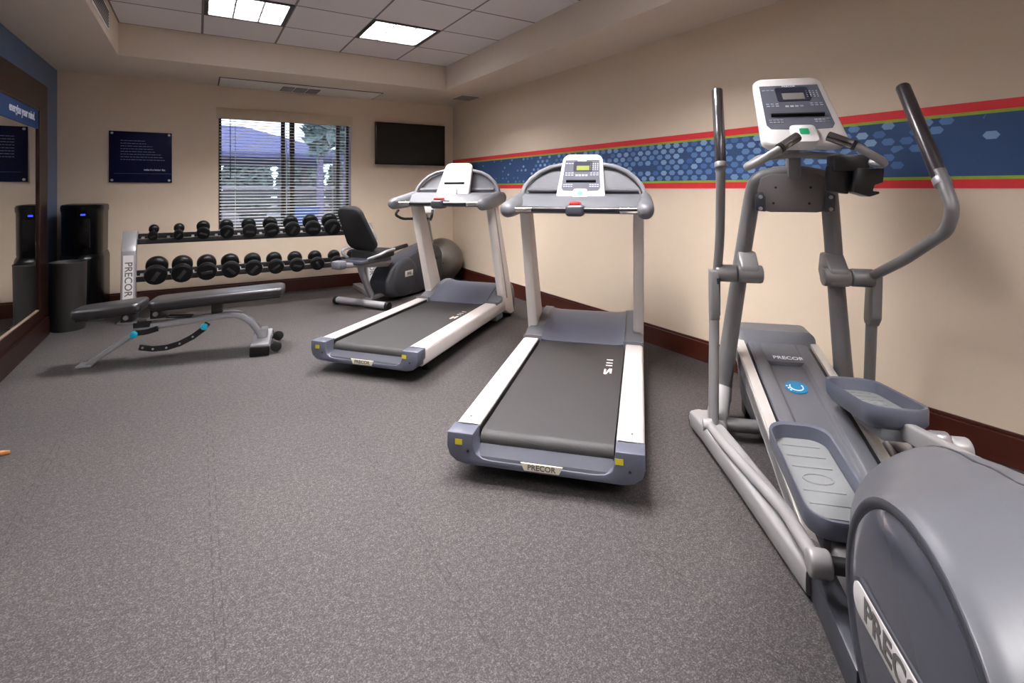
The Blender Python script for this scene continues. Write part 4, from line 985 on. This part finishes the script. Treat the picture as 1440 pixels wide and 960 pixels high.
# ------------------------------------------------------------------ recumbent bike
def make_bike():
    t = thing('recumbent_bike', 'grey recumbent exercise bike with black mesh seat behind the farther treadmill', 'exercise bike', (1.41, 5.22, 0), R(33 - 90))
    # local y forward, +x towards the camera side
    M = frame((0, 0.06, 0.585), (1, 0, 0), (0, -0.25, 0.45))
    m = MB(); pl = rrect(0.36, 0.50, 0.09, 6, 0.30)
    m.loft([[M @ Vector((p[0] * s_, 0.25 + (p[1] - 0.25) * s_, z + 0.25 * (p[0] ** 2))) for p in pl] for z, s_ in ((-0.03, 0.9), (-0.015, 1), (0.02, 1), (0.035, 0.93))])
    m.build('seat_back', black_mesh, t, ang=60)
    m = MB(); m.loft([[M @ Vector((p[0] * 0.8 * s_, 0.03 + p[1] * 0.7, z)) for p in rrect(0.34, 0.50, 0.12, 6, 0.18)] for z, s_ in ((-0.10, 0.8), (-0.07, 1), (-0.03, 1))]); m.build('back_shell', silver, t, ang=60)
    m = MB(); m.loft([[(p[0] * s_, 0.02 + p[1], z) for p in rrect(0.40, 0.36, 0.08, 6, 0.30)] for z, s_ in ((0.49, 0.9), (0.50, 1), (0.55, 1), (0.565, 0.93))]); m.build('seat_cushion', black_mesh, t, ang=60)
    for s in (-1, 1):
        h = MB(); h.tube([(s * 0.13, -0.05, 0.50), (s * 0.25, -0.02, 0.545), (s * 0.27, 0.05, 0.575), (s * 0.27, 0.36, 0.60)], 0.015, fillet=0.05, seg=12, mi=0)
        h.cyl((s * 0.27, 0.18, 0.586), (s * 0.27, 0.38, 0.602), 0.021, seg=14, mi=1); h.build('seat_handle', [silver, black_plastic], t, ang=50)
    h = MB(); h.box((-0.14, -0.16, 0.45), (0.14, 0.30, 0.495), r=0.012); h.build('seat_carriage', plastic_dark, t)
    h = MB(); h.tube([(0, -0.30, 0.465), (0, 0.62, 0.36), (0, 0.80, 0.34)], [1, 1, 1], seg=18, sq=(0.075, 0.05)); h.build('seat_rail', silver, t, ang=40)
    h = MB(); h.box((-0.06, -0.36, 0.43), (0.06, -0.26, 0.51), r=0.02); h.build('rail_end_cap', plastic_grey, t)
    h = MB(); h.tube([(0, -0.02, 0.43), (0, 0.0, 0.36), (0, 0.14, 0.10), (0, 0.12, 0.06), (0, 0.0, 0.05)], 0.032, fillet=0.06, seg=16); h.build('rear_post', silver, t, ang=60)
    h = MB(); h.cyl((-0.34, 0.0, 0.05), (0.34, 0.0, 0.05), 0.034, seg=20); h.build('rear_stabilizer', silver, t)
    for s in (-1, 1):
        MB().cyl((s * 0.35, 0, 0.045), (s * 0.315, 0, 0.045), 0.045, seg=20, bev=0.006).build('end_cap', black_rubber, t)
    h = MB(); h.tube([(0, 0.10, 0.07), (0, 0.5, 0.09)], [1, 1], seg=16, sq=(0.06, 0.05)); h.build('lower_beam', silver, t, ang=40)
    # drive housing
    hp = [(0.26, 0.10), (0.24, 0.22), (0.32, 0.34), (0.44, 0.41), (0.62, 0.46), (0.86, 0.52), (1.06, 0.55), (1.22, 0.52), (1.30, 0.42), (1.30, 0.14), (1.20, 0.04), (0.80, 0.015), (0.40, 0.03)]
    b_ = MB(); b_.prism(hp, 'yz', -0.12, 0.12, r=0.03, seg=4); hs = b_.build('drive_housing', plastic_dark, t, ang=50)
    b_ = MB(); b_.lathe([(0.21, 0), (0.20, 0.014), (0.16, 0.02), (0.001, 0.02)], c=(0.118, 0.56, 0.235), axis='x', seg=40); b_.build('side_cover', plastic_dark, hs, ang=50)
    pz = MB(); pz.box((0.1375, 0.66, 0.255), (0.141, 0.80, 0.32), r=0.006, M=Matrix.Translation((0, -0.13, -0.02))); npl = pz.build('badge', white_plate, hs)
    text('lettering', '846', 0.05, text_dark, npl, frame((0.1415, 0.60, 0.2675), (0, 1, 0), (0, 0, 1)), bold=0.0015)
    for s in (-1, 1):
        c = MB(); c.tube([(s * 0.12, 0.90, 0.28), (s * 0.16, 0.90, 0.28), (s * 0.16, 0.90 + s * 0.11, 0.28 + 0.12 * s)], 0.014, seg=10); c.box((s * 0.17, 0.86 + s * 0.11, 0.262 + 0.12 * s), (s * 0.26, 0.95 + s * 0.11, 0.295 + 0.12 * s), r=0.01); c.build('pedal_crank', black_plastic, t)
    c = MB(); c.tube([(0, 1.24, 0.48), (0, 1.16, 0.80), (0, 1.08, 0.93)], [0.026, 0.024, 0.022], fillet=0.05, seg=14); c.build('console_mast', silver, t, ang=60)
    c = MB(); c.box((-0.14, 1.04, 0.90), (0.14, 1.10, 1.08), r=0.02, M=Matrix.Translation((0, 1.07, 0.9)) @ Matrix.Rotation(R(-20), 4, 'X') @ Matrix.Translation((0, -1.07, -0.9))); c.build('console', white_plastic, t)
    c = MB(); c.tube([(-0.24, 0.90, 0.95), (-0.26, 0.86, 0.89), (-0.20, 0.92, 0.84), (-0.08, 1.08, 0.84), (0.08, 1.08, 0.84), (0.20, 0.92, 0.84), (0.26, 0.86, 0.89), (0.24, 0.90, 0.95)], 0.0155, fillet=0.04, seg=12); c.build('handlebar', black_plastic, t, ang=60)
make_bike()

# ------------------------------------------------------------------ ball, bin, cooler, block
t = thing('exercise_ball', 'big grey inflatable exercise ball in the corner below the television', 'exercise ball', (2.70, 6.18, 0))
MB().sphere((0, 0, 0.278), 0.278, seg=64).build('ball_skin', ball_grey, t, ang=80)
MB().cyl((-0.09, -0.2628, 0.272), (-0.088, -0.2655, 0.272), 0.012, seg=12).build('valve_plug', black_rubber, t)

t = thing('waste_bin', 'slim dark grey round waste bin beside the black water cooler', 'bin', (-0.945, 5.725, 0))
MB().lathe([(0.115, 0.0), (0.118, 0.01), (0.122, 0.3), (0.126, 0.56), (0.129, 0.572), (0.126, 0.578), (0.121, 0.57), (0.117, 0.3), (0.111, 0.02), (0.002, 0.018)], seg=48).build('bin_shell', bin_grey, t, ang=50)

t = thing('water_cooler', 'glossy black free standing water cooler in the corner near the mirror', 'water cooler', (-0.905, 6.24, 0))
lo = MB(); 
def dring(w, d, z, bow=0.0):
    # D-shaped plan, bowed front at -y
    pts = []
    for k in range(13):
        a = math.pi + math.pi * k / 12
        pts.append((w * math.cos(a), -d * 0.35 + (d * 0.65) * math.sin(a) * 0.75, z))
    pts += [(w, d * 0.5, z), (-w, d * 0.5, z)]
    return pts
lo.loft([dring(0.158, 0.37, 0.0), dring(0.162, 0.38, 0.02), dring(0.162, 0.38, 0.55), dring(0.158, 0.37, 0.575), dring(0.15, 0.34, 0.60)])
lo.build('lower_cabinet', black_gloss, t, ang=40)
up = MB(); up.loft([dring(0.148, 0.33, 0.60), dring(0.15, 0.335, 0.62), dring(0.152, 0.34, 0.98), dring(0.158, 0.35, 1.0), dring(0.158, 0.35, 1.035), dring(0.15, 0.33, 1.05), dring(0.12, 0.28, 1.056)])
up.build('upper_cabinet', black_gloss, t, ang=40)
al = MB(); al.box((-0.075, -0.294, 0.66), (0.075, -0.25, 0.93), r=0.01); al.build('dispensing_panel', black_gloss, t)
MB().box((0.008, -0.292, 0.956), (0.042, -0.255, 0.971), r=0.004).build('blue_light', led_blue, t)
MB().box((0.0, -0.288, 0.885), (0.045, -0.25, 0.9), r=0.003).build('tap_label', white_plastic, t)
MB().box((-0.14, -0.30, 0.0), (0.17, 0.16, 0.012), r=0.004).build('floor_tray', plastic_dark, t)

t = MB(); t.prism([(0, 0), (0.30, 0.012), (0.30, -0.12), (0.18, -0.09)], 'xy', 0, 0.018, r=0.003)
o = t.build('wood_offcut', tan_wood); o.location = (-0.725, 3.195, 0); o.rotation_euler = (0, 0, R(180))
o.location = (-0.722, 3.17, 0)
tag(o, 'small orange wooden threshold piece on the rubber floor below the mirror', 'wooden piece')

# ------------------------------------------------------------------ outdoors seen through the blind
GZ = -0.12
struct('exterior_ground', MB().box((-25, YB + 0.3, GZ - 0.1), (30, 60, GZ)), paving)
t = thing('pavilion', 'garden pavilion with a purple grey hipped roof beyond the window', 'pavilion', (1.0, 17.5, GZ))
r_ = MB(); e0, e1 = 2.25, 2.40
base = [(-4.5, -3, e0), (2.6, -3, e0), (2.6, 3, e0), (-4.5, 3, e0)]; rg = [(-2.4, 0, 3.2), (0.15, 0, 3.2)]
bm_ = bmesh.new(); V = [bm_.verts.new(p) for p in base + rg]
for f in ((0, 1, 5, 4), (1, 2, 5), (2, 3, 4, 5), (3, 0, 4), (3, 2, 1, 0)): bm_.faces.new([V[i] for i in f])
r_.merge(bm_); r_.box((-4.5, -3, e0 - 0.14), (2.6, 3, e0)); r_.build('roof', roof_mat, t, smooth=False)
for x, y in ((-4.0, -2.6), (-0.9, -2.6), (2.35, -2.6), (-4.0, 2.6), (2.35, 2.6)): MB().box((x - 0.09, y - 0.09, 0), (x + 0.09, y + 0.09, e0 - 0.1), r=0.01).build('post', out_wood, t)
def bush(name, x, y, rx, rz_, n, m, label, cat, trunk=0.0, group=None):
    t = thing(name, label, cat, (x, y, GZ), 0, group); rnd = random.Random(int(x * 31 + y * 7))
    f = bmesh.new()
    for k in range(n):
        d_ = Vector((rnd.gauss(0, 1), rnd.gauss(0, 1), rnd.gauss(0, 1))).normalized() * rnd.uniform(0.55, 1.0)
        d_ = Vector([math.copysign(abs(q_) ** 0.75, q_) for q_ in d_])
        p = Vector((d_.x * rx, d_.y * rx, trunk + rz_ + d_.z * rz_))
        u = Vector((rnd.gauss(0, 1), rnd.gauss(0, 1), rnd.gauss(0, 1))).normalized(); w_ = u.orthogonal().normalized(); q = rnd.uniform(0.12, 0.26)
        vs = [f.verts.new(p + d) for d in (u * q, w_ * q * 0.5, -u * q, -w_ * q * 0.5)]; f.faces.new(vs)
    mb = MB(); mb.bm.free(); mb.bm = f; mb.build('foliage', m, t, smooth=False)
    MB().cyl((0, 0, 0), (0, 0, trunk + rz_), 0.09, 0.05, seg=10).build('trunk', bark, t)
for x, m, l in ((1.75, foliage_a, 'round grey green bush behind the pavilion, nearest the roof peak'), (3.85, foliage_b, 'dark green bush in the middle of the row behind the pavilion'), (5.95, foliage_a, 'grey green bush behind the pale tree trunks')):
    bush('garden_bush', x, 24, 0.93, 1.38, 2600, m, l, 'bush', group='bushes behind the pavilion')
for i, (x, y, l) in enumerate(((2.25, 11.6, 'slender pale trunked tree just beyond the pavilion posts'), (2.95, 12.2, 'pale trunked leafy tree close to the window edge'), (3.75, 11.8, 'pale trunked tree farthest from the pavilion'))):
    bush('garden_tree', x, y, 0.26, 0.9, 300, foliage_a, l, 'tree', trunk=2.0)
t = thing('garden_fence', 'low dark slatted garden fence running across behind the patio', 'fence', (2.0, 13.6, GZ))
f = MB()
for k in range(6): f.box((-9, -0.02, 0.12 + k * 0.2), (9, 0.02, 0.27 + k * 0.2))
f.build('slats', fence_mat, t, smooth=False)
MB().box((-9, -0.06, 1.32), (9, 0.06, 1.38)).build('top_rail', out_white, t, smooth=False)
for k in range(7): MB().box((-9 + k * 3 - 0.05, -0.05, 0), (-9 + k * 3 + 0.05, 0.05, 1.34)).build('post', fence_mat, t, smooth=False)
def patio_chair(x, y, rz, mf, mseat, label):
    t = thing('patio_chair', label, 'chair', (x, y, GZ), rz, 'patio chairs')
    f = MB()
    for s in (-1, 1):
        f.tube([(s * 0.27, -0.3, 0), (s * 0.27, -0.27, 0.62), (s * 0.27, 0.2, 0.64), (s * 0.27, 0.32, 0)], 0.016, fillet=0.08, seg=8)
        f.tube([(s * 0.24, -0.27, 0.42), (s * 0.24, 0.2, 0.38), (s * 0.24, 0.42, 0.98)], 0.016, fillet=0.05, seg=8)
    f.tube([(-0.24, 0.42, 0.98), (0.24, 0.42, 0.98)], 0.016, seg=8); f.tube([(-0.27, -0.27, 0.42), (0.27, -0.27, 0.42)], 0.016, seg=8)
    f.build('frame', mf, t)
    MB().box((-0.23, -0.27, 0.40), (0.23, 0.2, 0.43), r=0.008).build('seat', mseat, t)
    MB().box((-0.23, -0.012, 0), (0.23, 0.012, 0.6), r=0.006, M=Matrix.Translation((0, 0.2, 0.40)) @ Matrix.Rotation(R(-20), 4, 'X')).build('backrest', mseat, t)
patio_chair(0.45, 8.3, R(150), out_white, out_white, 'white patio chair just outside the window, near its lower corner')
patio_chair(1.55, 10.3, R(200), out_blue, out_blue, 'blue patio chair outside the window, behind the white table')
patio_chair(2.85, 9.6, R(170), out_blue, out_blue, 'blue patio chair farther out, next to the white posts')
t = thing('patio_table', 'white square patio table standing outside among the blue chairs', 'table', (2.1, 9.0, GZ))
MB().box((-0.4, -0.4, 0.70), (0.4, 0.4, 0.74), r=0.006).build('table_top', out_white, t)
for sx in (-1, 1):
    for sy in (-1, 1): MB().box((sx * 0.37 - 0.02, sy * 0.37 - 0.02, 0), (sx * 0.37 + 0.02, sy * 0.37 + 0.02, 0.7)).build('leg', out_white, t)

# ------------------------------------------------------------------ sky, sun, camera, view
wd = bpy.data.worlds.new('sky'); SC.world = wd; wd.use_nodes = True
nt = wd.node_tree; bg = nt.nodes['Background']; bg.inputs['Color'].default_value = (0.80, 0.87, 1.0, 1); bg.inputs['Strength'].default_value = 3.0

cd = bpy.data.cameras.new('camera'); cam = bpy.data.objects.new('camera', cd); COL.objects.link(cam)
cd.sensor_fit = 'HORIZONTAL'; cd.sensor_width = 36.0; cd.lens = 36.0 * 723.72 / 1440
cd.shift_y = -(480 - 265) / 1440.0
cam.location = (0, 0, 1.2); cam.rotation_euler = (R(90), 0, -R(31.414)); cd.clip_start = 0.02; cd.clip_end = 200
SC.camera = cam
SC.view_settings.view_transform = 'Standard'; SC.view_settings.look = 'None'
SC.view_settings.exposure = 0.12; SC.view_settings.gamma = 1.0; SC.view_settings.use_curve_mapping = False
